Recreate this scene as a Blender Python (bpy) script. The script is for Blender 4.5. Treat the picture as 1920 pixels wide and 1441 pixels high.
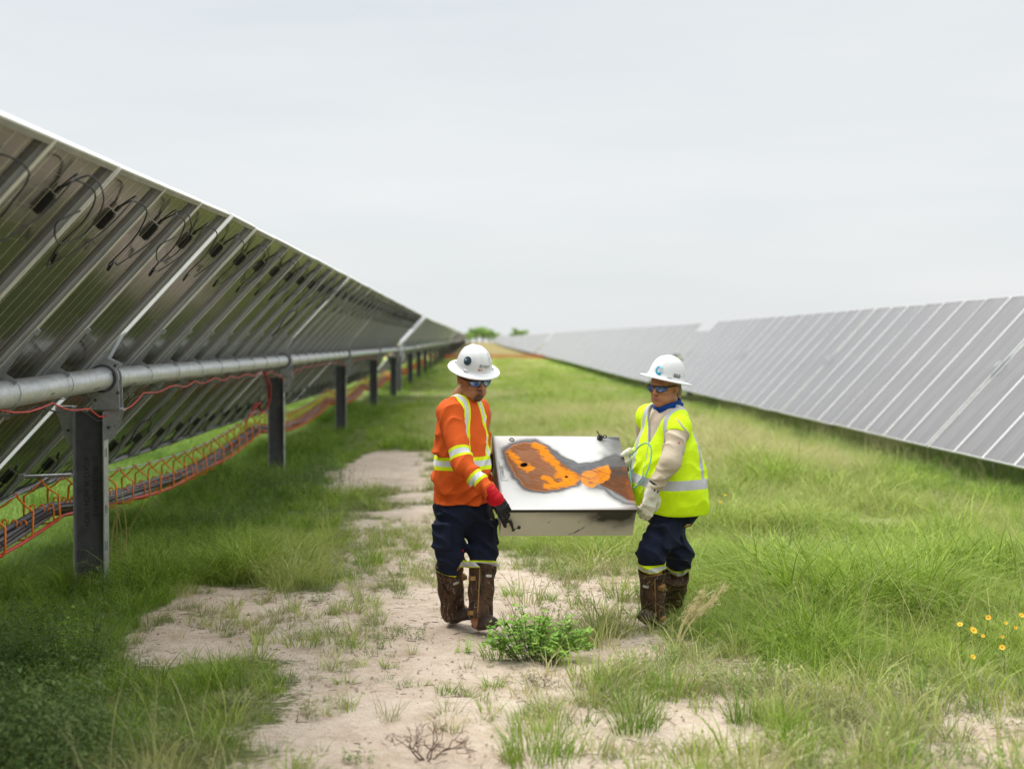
import bpy, math, random
import numpy as np
from mathutils import Vector, Matrix
random.seed(7); RNG = np.random.default_rng(7)
for o in list(bpy.data.objects): bpy.data.objects.remove(o)
SC = bpy.context.scene
COL = SC.collection
rad = math.radians

# ------------------------------------------------------------------ camera
FPX = 2767.0
YAW, PIT = math.atan(72/FPX), math.atan(79.5/FPX)
cam_d = bpy.data.cameras.new('camera'); cam = bpy.data.objects.new('camera', cam_d); COL.objects.link(cam)
cam.location = (0, 0, 1.8)
cam.rotation_euler = (math.pi/2 - PIT, 0, -YAW)
cam_d.sensor_width = 36; cam_d.lens = FPX/1920*36
cam_d.clip_end = 6000; cam_d.clip_start = .05
cam_d.dof.use_dof = True; cam_d.dof.focus_distance = 9.15; cam_d.dof.aperture_fstop = 1.7
SC.camera = cam
_fw = np.array([math.sin(YAW)*math.cos(PIT), math.cos(YAW)*math.cos(PIT), -math.sin(PIT)])
_rt = np.array([math.cos(YAW), -math.sin(YAW), 0]); _up = np.cross(_rt, _fw)
def W(px, py, Y):
    """world point at depth Y that the photo shows at px,py"""
    d = _fw + _rt*(px-960)/FPX + _up*(720.5-py)/FPX
    t = Y/d[1]
    return np.array([d[0]*t, Y, 1.8+d[2]*t])
def G(px, py):
    """ground point (flat ground) under a photo position"""
    d = _fw + _rt*(px-960)/FPX + _up*(720.5-py)/FPX
    t = -1.8/d[2]
    return (d[0]*t, d[1]*t)

# ------------------------------------------------------------------ light
SUN_EL, SUN_AZ = rad(62), rad(300)      # soft sun behind the cloud, high on the left
wd = bpy.data.worlds.new('World'); SC.world = wd; wd.use_nodes = True
nt = wd.node_tree; N = nt.nodes; L = nt.links
for n in list(N): N.remove(n)
out = N.new('ShaderNodeOutputWorld'); bg = N.new('ShaderNodeBackground')
sky = N.new('ShaderNodeTexSky'); sky.sky_type = 'NISHITA'; sky.sun_disc = False
sky.sun_elevation = SUN_EL; sky.sun_rotation = SUN_AZ
tc = N.new('ShaderNodeTexCoord'); sep = N.new('ShaderNodeSeparateXYZ'); L.new(tc.outputs['Generated'], sep.inputs[0])
def wm(op, a, b, clamp=False):
    m = N.new('ShaderNodeMath'); m.operation = op; m.use_clamp = clamp
    for i, v in enumerate((a, b)):
        if v is None: continue
        if isinstance(v, (int, float)): m.inputs[i].default_value = v
        else: L.new(v, m.inputs[i])
    return m.outputs[0]
zpos = wm('MAXIMUM', sep.outputs[2], 0.0)
# overcast vault: brightens towards the zenith (CIE overcast), soft horizontal cloud bands
vm = N.new('ShaderNodeMapping'); vm.inputs['Scale'].default_value = (1.1, 1.1, 7.5); L.new(tc.outputs['Generated'], vm.inputs[0])
nz = N.new('ShaderNodeTexNoise'); nz.inputs['Scale'].default_value = 2.1; nz.inputs['Detail'].default_value = 5; nz.inputs['Roughness'].default_value = .5
L.new(vm.outputs[0], nz.inputs['Vector'])
cr = N.new('ShaderNodeValToRGB'); L.new(nz.outputs[0], cr.inputs[0])
cr.color_ramp.elements[0].position = .30; cr.color_ramp.elements[0].color = (.70, .735, .755, 1)
cr.color_ramp.elements[1].position = .68; cr.color_ramp.elements[1].color = (.80, .815, .82, 1)
zen = wm('MULTIPLY_ADD', zpos, 1.55); 
zn = N.new('ShaderNodeMapRange'); zn.inputs[1].default_value = .22; zn.inputs[2].default_value = 1.0; zn.inputs[3].default_value = 1.0; zn.inputs[4].default_value = 3.0
L.new(zpos, zn.inputs[0])
sc1 = N.new('ShaderNodeVectorMath'); sc1.operation = 'SCALE'; L.new(cr.outputs[0], sc1.inputs[0]); L.new(zn.outputs[0], sc1.inputs['Scale'])
sc2 = N.new('ShaderNodeVectorMath'); sc2.operation = 'SCALE'; L.new(sky.outputs[0], sc2.inputs[0]); sc2.inputs['Scale'].default_value = .012
add = N.new('ShaderNodeVectorMath'); add.operation = 'ADD'; L.new(sc1.outputs[0], add.inputs[0]); L.new(sc2.outputs[0], add.inputs[1])
L.new(add.outputs[0], bg.inputs[0]); bg.inputs[1].default_value = 1.0
L.new(bg.outputs[0], out.inputs[0])
sl = bpy.data.lights.new('sun', 'SUN'); sun = bpy.data.objects.new('sun', sl); COL.objects.link(sun)
sl.energy = 2.8; sl.angle = rad(20); sl.color = (1, .97, .92)
sd = Vector((math.sin(SUN_AZ)*math.cos(SUN_EL), math.cos(SUN_AZ)*math.cos(SUN_EL), math.sin(SUN_EL)))
sun.rotation_euler = sd.to_track_quat('Z', 'Y').to_euler()
SC.view_settings.view_transform = 'Standard'; SC.view_settings.look = 'None'
SC.view_settings.gamma = 1; SC.view_settings.exposure = 0.0

# ------------------------------------------------------------------ helpers
def link(name, data, parent=None, loc=(0, 0, 0), rot=(0, 0, 0)):
    o = bpy.data.objects.new(name, data); COL.objects.link(o)
    o.location = loc; o.rotation_euler = rot
    if parent: o.parent = parent
    return o
def tag(o, label=None, cat=None, group=None, kind=None):
    if label: o['label'] = label
    if cat: o['category'] = cat
    if group: o['group'] = group
    if kind: o['kind'] = kind
    return o
def empty(name, loc=(0, 0, 0), rz=0): return link(name, None, None, loc, (0, 0, rz))
def copy_tree(o, parent=None):
    c = o.copy(); COL.objects.link(c); c.parent = parent
    for ch in list(o.children): copy_tree(ch, c)
    return c

class MB:
    def __init__(s): s.v = []; s.f = []; s.m = []; s.n = 0
    def add(s, vs, fs, m=0):
        s.v.append(np.asarray(vs, float).reshape(-1, 3))
        for f in fs: s.f.append([i+s.n for i in f]); s.m.append(m)
        s.n += len(s.v[-1]); return s
    def box(s, c, h, R=None, m=0):
        """centre, half sizes"""
        q = np.array([[x, y, z] for x in (-1, 1) for y in (-1, 1) for z in (-1, 1)], float)*np.array(h)
        if R is not None: q = q@np.asarray(R).T
        return s.add(q+np.array(c), [(0, 1, 3, 2), (4, 6, 7, 5), (0, 4, 5, 1), (2, 3, 7, 6), (0, 2, 6, 4), (1, 5, 7, 3)], m)
    def tube(s, P, r, n=8, m=0, cap=True, closed=False):
        P = np.asarray(P, float); k = len(P); r = np.broadcast_to(r, (k,))
        T = np.gradient(P, axis=0); 
        if closed: T = np.roll(P, -1, 0)-np.roll(P, 1, 0)
        T /= np.linalg.norm(T, axis=1)[:, None]+1e-12
        ref = np.array([0, 0, 1.]) if abs(T[0][2]) < .9 else np.array([1., 0, 0])
        a = np.cross(T[0], ref); a /= np.linalg.norm(a); R = []
        for i in range(k):
            a = a-T[i]*(a@T[i]); a /= np.linalg.norm(a)+1e-12; b = np.cross(T[i], a)
            t = np.arange(n)*2*np.pi/n
            R.append(P[i]+r[i]*(np.cos(t)[:, None]*a+np.sin(t)[:, None]*b))
        fs = []
        kk = k if closed else k-1
        for i in range(kk):
            i2 = (i+1) % k
            for j in range(n): fs.append((i*n+j, i*n+(j+1) % n, i2*n+(j+1) % n, i2*n+j))
        if cap and not closed: fs += [tuple(range(n))[::-1], tuple((k-1)*n+j for j in range(n))]
        return s.add(np.concatenate(R), fs, m)
    def rings(s, R, m=0, cap=(True, True)):
        k = len(R); n = len(R[0]); fs = []
        for i in range(k-1):
            for j in range(n): fs.append((i*n+j, i*n+(j+1) % n, (i+1)*n+(j+1) % n, (i+1)*n+j))
        if cap[0]: fs.append(tuple(range(n))[::-1])
        if cap[1]: fs.append(tuple((k-1)*n+j for j in range(n)))
        return s.add(np.concatenate([np.asarray(q) for q in R]), fs, m)
    def prism(s, poly, c, ax, ay, an, t, m=0):
        """extrude a 2D outline by +-t along an"""
        poly = np.asarray(poly, float); ax, ay, an = map(np.asarray, (ax, ay, an))
        a = np.asarray(c)+poly[:, :1]*ax+poly[:, 1:]*ay
        n = len(poly); fs = [tuple(range(n))[::-1], tuple(range(n, 2*n))]+[(i, (i+1) % n, n+(i+1) % n, n+i) for i in range(n)]
        return s.add(np.concatenate([a-an*t, a+an*t]), fs, m)
    def mesh(s, name, mats, smooth=False):
        me = bpy.data.meshes.new(name)
        V = np.concatenate(s.v) if s.v else np.zeros((0, 3))
        me.from_pydata(V.tolist(), [], s.f)
        for m in (mats if isinstance(mats, (list, tuple)) else [mats]): me.materials.append(m)
        me.polygons.foreach_set('material_index', s.m)
        me.polygons.foreach_set('use_smooth', [smooth]*len(s.f))
        me.update(); return me
    def build(s, name, mats, parent=None, smooth=False, loc=(0, 0, 0), rot=(0, 0, 0)):
        return link(name, s.mesh(name, mats, smooth), parent, loc, rot)
def autosmooth(o, ang=35):
    me = o.data; 
    me.polygons.foreach_set('use_smooth', [True]*len(me.polygons)); me.set_sharp_from_angle(angle=rad(ang)); return o
def attr(me, name, vals):
    a = me.attributes.new(name, 'FLOAT', 'POINT'); a.data.foreach_set('value', np.asarray(vals, np.float32))
def cattr(me, name, rgb):
    a = me.attributes.new(name, 'FLOAT_COLOR', 'POINT')
    c = np.ones((len(rgb), 4), np.float32); c[:, :3] = rgb; a.data.foreach_set('color', c.ravel())

class Mat:
    def __init__(s, name):
        s.m = bpy.data.materials.new(name); s.m.use_nodes = True; s.t = s.m.node_tree
        s.p = s.t.nodes['Principled BSDF']; s.o = s.t.nodes['Material Output']
    def n(s, t, **k):
        x = s.t.nodes.new(t)
        for a, b in k.items(): setattr(x, a, b)
        return x
    def l(s, a, b): s.t.links.new(a, b)
    def val(s, inp, v):
        if isinstance(v, (int, float, tuple, list)): inp.default_value = v if not isinstance(v, (tuple, list)) or len(v) != 3 else (*v, 1)
        else: s.l(v, inp)
    def math(s, op, a, b=None, c=None, clamp=False):
        x = s.n('ShaderNodeMath', operation=op, use_clamp=clamp)
        for i, v in enumerate((a, b, c)):
            if v is not None: s.val(x.inputs[i], v)
        return x.outputs[0]
    def mix(s, f, a, b):
        x = s.n('ShaderNodeMix', data_type='RGBA'); s.val(x.inputs[0], f); s.val(x.inputs[6], a); s.val(x.inputs[7], b); return x.outputs[2]
    def obj(s): return s.n('ShaderNodeTexCoord').outputs['Object']
    def noise(s, scale, detail=4, vec=None, rough=.55, stretch=None, col=False):
        x = s.n('ShaderNodeTexNoise'); x.inputs['Scale'].default_value = scale; x.inputs['Detail'].default_value = detail; x.inputs['Roughness'].default_value = rough
        v = vec or s.obj()
        if stretch:
            mp = s.n('ShaderNodeMapping'); mp.inputs['Scale'].default_value = stretch; s.l(v, mp.inputs[0]); v = mp.outputs[0]
        s.l(v, x.inputs['Vector']); return x.outputs[1 if col else 0]
    def ramp(s, f, stops):
        x = s.n('ShaderNodeValToRGB'); s.l(f, x.inputs[0]); e = x.color_ramp.elements
        while len(e) < len(stops): e.new(.5)
        for i, (p, c) in enumerate(stops): e[i].position = p; e[i].color = (*c, 1)
        return x.outputs[0]
    def mr(s, v, a, b, c=0, d=1):
        x = s.n('ShaderNodeMapRange'); s.val(x.inputs[0], v)
        for i, q in enumerate((a, b, c, d)): s.val(x.inputs[i+1], q)
        return x.outputs[0]
    def attr(s, name, typ='GEOMETRY'):
        x = s.n('ShaderNodeAttribute', attribute_name=name, attribute_type=typ); return x
    def bump(s, h, strength=.3, dist=.01):
        x = s.n('ShaderNodeBump'); x.inputs['Strength'].default_value = strength; x.inputs['Distance'].default_value = dist
        s.l(h, x.inputs['Height']); s.l(x.outputs[0], s.p.inputs['Normal'])
    def set(s, col=None, rough=None, metal=None, spec=None, **k):
        if col is not None: s.val(s.p.inputs['Base Color'], col)
        if rough is not None: s.val(s.p.inputs['Roughness'], rough)
        if metal is not None: s.val(s.p.inputs['Metallic'], metal)
        if spec is not None: s.val(s.p.inputs['Specular IOR Level'], spec)
        return s.m
def simple(name, col, rough=.6, metal=0, var=.15, scale=20, spec=.5, bump=0):
    M = Mat(name); f = M.noise(scale, 5)
    c = np.array(col)
    M.set(M.ramp(f, [(.3, tuple(c*(1-var))), (.7, tuple(np.minimum(c*(1+var), 1)))]), rough, metal, spec)
    if bump: M.bump(M.noise(scale*3, 3), bump)
    return M.m
def fabric(name, col, var=.12, sheen=.2, bump=.25):
    M = Mat(name); f = M.noise(9, 4); c = np.array(col)
    M.set(M.ramp(f, [(.3, tuple(c*(1-var))), (.7, tuple(np.minimum(c*(1+var), 1)))]), .85, 0, .2)
    h = M.math('ADD', M.math('MULTIPLY', M.noise(14, 3), 1.0), M.math('MULTIPLY', M.noise(420, 2), .12))
    M.bump(h, bump, .02); return M.m
def galv(name, col=(.42, .44, .45), rough=.42, metal=.75):
    M = Mat(name)
    v = M.n('ShaderNodeTexVoronoi'); v.inputs['Scale'].default_value = 40; M.l(M.obj(), v.inputs['Vector'])
    f = M.math('MULTIPLY_ADD', v.outputs['Color'], .5, M.math('MULTIPLY', M.noise(6, 5), .5))
    c = np.array(col); M.set(M.ramp(f, [(.25, tuple(c*.84)), (.75, tuple(np.minimum(c*1.14, 1)))]), M.mr(M.noise(5, 3), .3, .7, rough-.03, rough+.10), metal)
    return M.m

# value noise in numpy (for ground cover, stains and cloth)
_lat = np.random.default_rng(3).random((64, 64, 64)).astype(np.float32)
def vnoise(p, s=1.0, oct=1):
    p = np.asarray(p, np.float32)*s; tot = 0; amp = 1; nrm = 0
    if p.shape[-1] == 2: p = np.concatenate([p, np.zeros_like(p[..., :1])+.37], -1)
    for k in range(oct):
        i = np.floor(p).astype(int); f = p-i; f = f*f*(3-2*f); r = 0
        for a in (0, 1):
            for b in (0, 1):
                for c in (0, 1):
                    w = (f[..., 0] if a else 1-f[..., 0])*(f[..., 1] if b else 1-f[..., 1])*(f[..., 2] if c else 1-f[..., 2])
                    r = r+w*_lat[(i[..., 0]+a) % 64, (i[..., 1]+b) % 64, (i[..., 2]+c) % 64]
        tot = tot+amp*r; nrm += amp; amp *= .5; p = p*2.03+7.1
    return tot/nrm
def sstep(a, b, x): t = np.clip((x-a)/(b-a), 0, 1); return t*t*(3-2*t)

# ------------------------------------------------------------------ materials
M_galv = galv('galvanised_steel'); M_tube = galv('torque_tube_steel', (.56, .58, .58), .38, .6)
M_post = simple('post_web_steel', (.075, .075, .08), .6, .1, .3, 9); M_alu = simple('frame_aluminium', (.80, .80, .79), .45, .35, .06, 8)
M_alu_shade = simple('shaded_flange_aluminium', (.34, .34, .33), .5, .4, .15, 6); M_black = simple('black_plastic', (.012, .012, .013), .45); M_wire = simple('black_cable', (.02, .02, .022), .4)  # flange: frame aluminium darkened, its back shading put into the colour
M_grey = simple('grey_cable', (.12, .12, .13), .45); M_red = simple('red_cable', (.55, .05, .04), .45)
M_orange = simple('orange_coated_wire', (.85, .21, .012), .45, 0, .2)
def mat_panel_front():
    M = Mat('panel_front_glass'); s = M.n('ShaderNodeSeparateXYZ'); M.l(M.obj(), s.inputs[0])
    def lines(v, per, w, off=0.):
        f = M.math('FRACT', M.math('ADD', M.math('DIVIDE', v, per), 100.5+off)); d = M.math('ABSOLUTE', M.math('SUBTRACT', f, .5))
        return M.mr(d, w, w*1.6, 1, 0)
    g1 = lines(s.outputs[1], .172, .012); g2 = lines(s.outputs[0], .093, .012); mid = M.mr(M.math('ABSOLUTE', s.outputs[1]), .004, .007, .5, 0)
    g = M.math('MAXIMUM', M.math('MULTIPLY', g1, .5), M.math('MAXIMUM', M.math('MULTIPLY', g2, .04), mid))
    dust = M.mr(M.noise(1.6, 6, stretch=(.6, 2, 1)), .3, .75, 0.14, .34)
    c = M.mix(g, (.060, .055, .055), (.42, .41, .40)); c = M.mix(dust, c, (.42, .39, .385))
    M.set(c, .14, 0, .40); M.p.inputs['IOR'].default_value = 1.45; return M.m
def mat_panel_back():
    M = Mat('panel_back_glass'); s = M.n('ShaderNodeSeparateXYZ'); M.l(M.obj(), s.inputs[0])
    def lines(v, per, w, off=0.):
        f = M.math('FRACT', M.math('ADD', M.math('DIVIDE', v, per), 100.5+off)); d = M.math('ABSOLUTE', M.math('SUBTRACT', f, .5))
        return M.mr(d, w, w*1.6, 1, 0)
    g = M.math('MAXIMUM', M.math('MULTIPLY', lines(s.outputs[1], .172, .020), .9), M.math('MULTIPLY', lines(s.outputs[0], .093, .03), .16))
    g = M.math('MAXIMUM', g, M.math('MULTIPLY', lines(s.outputs[1], .0172, .10), .07))
    c = M.mix(g, (.060, .055, .048), (.55, .52, .38))
    M.set(c, .13, 0, .5); M.p.inputs['IOR'].default_value = 1.52; return M.m
M_pf, M_pb = mat_panel_front(), mat_panel_back()
# ------------------------------------------------------------------ ground
def terr(x, y):
    y = np.asarray(y, float); x = np.asarray(x, float)
    return np.interp(y, [60, 100, 183, 313, 500, 600, 5000], [0, .15, .33, .6, 1.55, 1.6, 1.6])
SAND = [(430, 1900), (500, 1440), (575, 1300), (590, 1232), (480, 1222), (330, 1250), (235, 1200), (235, 1165), (300, 1095), (400, 1085), (440, 1140), (640, 1140), (700, 1085),
        (640, 1045), (700, 985), (770, 950), (740, 915), (560, 925), (530, 895), (545, 868), (700, 848), (790, 850), (812, 960), (820, 1010), (930, 1050), (1190, 1062), (1205, 1150),
        (1250, 1205), (1330, 1240), (1420, 1290), (1560, 1325), (1700, 1345), (1850, 1330), (1990, 1360), (2600, 1400), (2600, 1900)]
SANDW = np.array([G(*q) for q in SAND])
def poly_sd(P, V):
    """signed distance to polygon, positive inside"""
    P = np.asarray(P, float).reshape(-1, 2); d = np.full(len(P), 1e9); ins = np.zeros(len(P), bool)
    for a, b in zip(V, np.roll(V, -1, 0)):
        e = b-a; w = P-a; t = np.clip((w@e)/(e@e), 0, 1); d = np.minimum(d, ((w-t[:, None]*e)**2).sum(1))
        c = ((a[1] > P[:, 1]) != (b[1] > P[:, 1])) & (P[:, 0] < (b[0]-a[0])*(P[:, 1]-a[1])/(b[1]-a[1]+1e-12)+a[0]); ins ^= c
    d = np.sqrt(d); return np.where(ins, d, -d)
def sandness(P):
    P = np.asarray(P, float).reshape(-1, 2)
    sdd = poly_sd(P, SANDW)
    s = sdd/(.10+.012*P[:, 1])+(vnoise(P, 3.1, 3)-.5)*4.2+.5-7*sstep(-2.0, -2.5, P[:, 0])-2.5*sstep(-1.6, -1.9, P[:, 0])*(P[:, 1] > 11)
    s = np.where(P[:, 1] > 40, -5, s)
    bare = np.where((P[:, 1] < 15) & (P[:, 0] > -1.2), (vnoise(P+31, .35, 3)-.62)*9, -5)            # scattered thin spots in the field
    s = s+2.8*sstep(.1, 1.2, P[:, 0])*sstep(8.0, 7.3, P[:, 1])+1.2*sstep(-1.9, -1.6, P[:, 0])*sstep(8.1, 8.6, P[:, 1])*sstep(11.0, 10.5, P[:, 1])*(P[:, 0] < -.8)
    return np.clip(.5+.35*np.maximum(s, bare-.6), 0, 1)
def axis(a, b, n, pw=1.0): return a+(b-a)*np.linspace(0, 1, n)**pw
def make_ground():
    ys = np.concatenate([np.linspace(-30, 0, 16)[:-1], np.linspace(0, 3, 15)[:-1], np.linspace(3, 26, 330)[:-1], np.linspace(26, 60, 120)[:-1], np.geomspace(60, 3500, 90)])
    xn = np.linspace(-5, 9, 260)
    xs = np.concatenate([-np.geomspace(5.1, 1800, 40)[::-1], xn, np.geomspace(9.1, 1800, 40)])
    X, Y = np.meshgrid(xs, ys); P = np.stack([X.ravel(), Y.ravel()], 1)
    s = sandness(P)
    near = np.exp(-np.maximum(P[:, 1]-8, 0)/12)
    z = terr(P[:, 0], P[:, 1])+near*((vnoise(P, 1.1, 3)-.5)*.05+(vnoise(P, 6, 2)-.5)*.030*s)
    far = (P[:, 1] > 70)
    V = np.column_stack([P, z]); ny, nx = X.shape
    i = np.arange(ny-1)[:, None]*nx+np.arange(nx-1); F = np.stack([i, i+1, i+nx+1, i+nx], -1).reshape(-1, 4)
    me = bpy.data.meshes.new('ground'); me.from_pydata(V.tolist(), [], F.tolist()); me.polygons.foreach_set('use_smooth', [True]*len(F))
    attr(me, 'sand', s)
    M = Mat('ground_soil'); gc = M.n('ShaderNodeNewGeometry').outputs['Position']
    n1 = M.noise(1.3, 6, gc); n2 = M.noise(9, 6, gc, .65); n3 = M.noise(70, 4, gc, .7)
    sand = M.ramp(n1, [(.3, (.60, .49, .385)), (.7, (.73, .63, .52))])
    sand = M.mix(M.mr(n2, .35, .62, .38, 0), sand, (.40, .28, .20))
    n4 = M.noise(120, 3, gc, .8); sand = M.mix(M.mr(n4, .34, .46, .6, 0), sand, (.22, .155, .105)); n5 = M.noise(3.2, 5, gc, .7); sand = M.mix(M.mr(n5, .50, .66, 0, .55), sand, (.36, .27, .18)); sand = M.mix(M.mr(n3, .35, .7, .24, 0), sand, (.30, .21, .15))
    # bits of litter
    vo = M.n('ShaderNodeTexVoronoi'); vo.inputs['Scale'].default_value = 26; M.l(gc, vo.inputs['Vector'])
    lit = M.math('MULTIPLY', M.mr(vo.outputs['Distance'], .09, .13, 1, 0), M.mr(M.noise(4, 3, gc), .52, .6))
    sand = M.mix(M.math('MULTIPLY', lit, .75), sand, (.09, .06, .04))
    vc = M.n('ShaderNodeTexVoronoi', feature='DISTANCE_TO_EDGE'); vc.inputs['Scale'].default_value = 5.5
    wv = M.n('ShaderNodeVectorMath', operation='ADD'); M.l(gc, wv.inputs[0]); M.l(M.noise(6, 3, gc, col=True), wv.inputs[1]); M.l(wv.outputs[0], vc.inputs['Vector'])
    crk = M.math('MULTIPLY', M.mr(vc.outputs['Distance'], .008, .03, 1, 0), M.mr(M.noise(1.7, 3, gc), .45, .6)); sand = M.mix(M.math('MULTIPLY', crk, .55), sand, (.20, .14, .10))
    thatch = M.ramp(M.noise(5, 6, gc, .7), [(.3, (.07, .085, .025)), (.55, (.14, .16, .05)), (.75, (.26, .23, .12))])
    sx = M.n('ShaderNodeSeparateXYZ'); M.l(gc, sx.inputs[0])
    farc = M.ramp(M.noise(.09, 7, gc, .65, stretch=(1, .4, 1)), [(.35, (.20, .31, .05)), (.5, (.36, .42, .10)), (.68, (.52, .47, .22))])
    th = M.mix(M.mr(sx.outputs[1], 45, 110), thatch, farc)
    dryfar = M.ramp(M.noise(.05, 5, gc), [(.4, (.30, .22, .10)), (.6, (.22, .20, .07))])
    th = M.mix(M.mr(sx.outputs[1], 138, 175), th, dryfar)
    f = M.attr('sand').outputs['Fac']
    f2 = M.math('ADD', f, M.mr(M.noise(22, 5, gc, .7), .3, .7, -.3, .3)); f2 = M.mr(f2, .35, .65)
    M.set(M.mix(f2, th, sand), .95, 0, .15)
    h = M.math('ADD', M.math('MULTIPLY', M.noise(30, 5, gc, .7), .6), M.math('MULTIPLY', n2, 1.0)); M.bump(h, .9, .04)
    me.materials.append(M.m)
    tag(link('ground', me), kind='structure')
make_ground()

# ------------------------------------------------------------------ trackers
TILT = rad(47); HC = 1.455; BAY = 9.85; GAPP = .13; PIT_ = (BAY-GAPP)/9; MW = 1.073
ct, st = math.cos(TILT), math.sin(TILT)
AX = np.array([ct, 0, st]); NB = np.array([st, 0, -ct])      # up the slope / out of the back
ROT = (0, -TILT, 0)
OFF = .15
# panel local frame: x up the slope, y along row, z = front normal
def me_glass():
    b = MB(); h = MW/2-.004
    b.add([(-HC, -h, .004), (HC, -h, .004), (HC, h, .004), (-HC, h, .004)], [(0, 1, 2, 3)], 0)
    b.add([(-HC, -h, -.004), (HC, -h, -.004), (HC, h, -.004), (-HC, h, -.004)], [(3, 2, 1, 0)], 1)
    return b
def add_frame(b, m=0):
    h = MW/2; w = .021; fl = 1 if m == 0 else m
    for s in (-1, 1):
        b.box((0, s*(h-w/2), -.012), (HC, w/2, .022), None, m)            # long side walls
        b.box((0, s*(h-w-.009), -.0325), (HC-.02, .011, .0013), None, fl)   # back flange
        b.box((s*(HC+.003), 0, -.012), (.004, h-.0005, .021), None, m)
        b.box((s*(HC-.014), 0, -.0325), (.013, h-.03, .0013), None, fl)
    return b
ME_GLASS = me_glass().mesh('solar_panel', [M_pf, M_pb]); ME_FRAME = add_frame(MB()).mesh('frame', [M_alu, M_alu_shade])
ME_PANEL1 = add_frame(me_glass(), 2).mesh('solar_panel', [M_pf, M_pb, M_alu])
def me_jbox():
    b = MB(); b.box((0, 0, -.018), (.058, .023, .011)); b.box((0, 0, -.032), (.046, .017, .004)); b.box((.085, .012, -.02), (.018, .008, .007)); b.box((.085, -.012, -.02), (.018, .008, .007))
    return b.mesh('junction_box', M_black)
ME_JB = me_jbox()
def spline(P, n=8):
    P = np.asarray(P, float); Q = np.vstack([2*P[0]-P[1], P, 2*P[-1]-P[-2]]); o = []
    for i in range(1, len(Q)-2):
        t = np.linspace(0, 1, n, endpoint=False)[:, None]; a, b, c, d = Q[i-1:i+3]
        o.append(.5*((2*b)+(-a+c)*t+(2*a-5*b+4*c-d)*t**2+(-a+3*b-3*c+d)*t**3))
    return np.vstack(o+[P[-1:]])
def me_cable(seed):
    r = random.Random(seed); b = MB(); j = lambda s=.03: r.uniform(-s, s)
    x0 = 0.0
    b.tube(spline([(x0+.10, .012, -.02), (x0+.17, .03+j(), -.05), (x0+.16, .20+j(), -.10+j(.02)), (x0+.02+j(), .32, -.12), (x0-.16+j(.05), .36+j(), -.11), (x0-.24+j(.05), .50+j(), -.09), (x0-.22, .62, -.09)]), .0042, 6)
    b.tube(spline([(x0+.10, -.012, -.02), (x0+.20, -.05+j(), -.05), (x0+.17, -.19, -.08+j(.02)), (x0-.02, -.30+j(), -.11), (x0-.22, -.42, -.09)]), .0042, 6)
    b.tube([(x0-.20, .46, -.095), (x0-.26, .54, -.09)], .010, 6)
    if seed % 2: b.tube(spline([(x0+.1, .012, -.02), (x0+.22, .1, -.06), (x0+.15, .34, -.12), (x0-.03, .42, -.14), (x0-.12, .22, -.13), (x0-.04, .06, -.1), (x0+.06, .18, -.11)]), .0042, 6)
    return b.mesh('panel_cable', M_wire)
ME_CB = [me_cable(k) for k in range(6)]
def me_post():
    b = MB(); H = 1.31; d = .105; f = .066
    b.box((0, 0, (H-.3)/2), (.0035+d*0+d-.004, .0035, (H+.3)/2), None, 0)
    b.box((-d, 0, (H-.3)/2), (.004, f, (H+.3)/2), None, 1); b.box((d, 0, (H-.3)/2), (.004, f, (H+.3)/2), None, 1)
    for z in (1.02, .62, .36):      # slots in the flange
        for s in (-.02, .02): b.box((d+.0045, s-.01, z), (.0012, .004, .03), None, 2)
    for z in (1.22, 1.12): b.tube([(d-.002, -.03, z), (d+.02, -.03, z)], .011, 6, 1)
    return b.mesh('post', [M_post, M_galv, M_black])
ME_POST = me_post()
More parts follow.
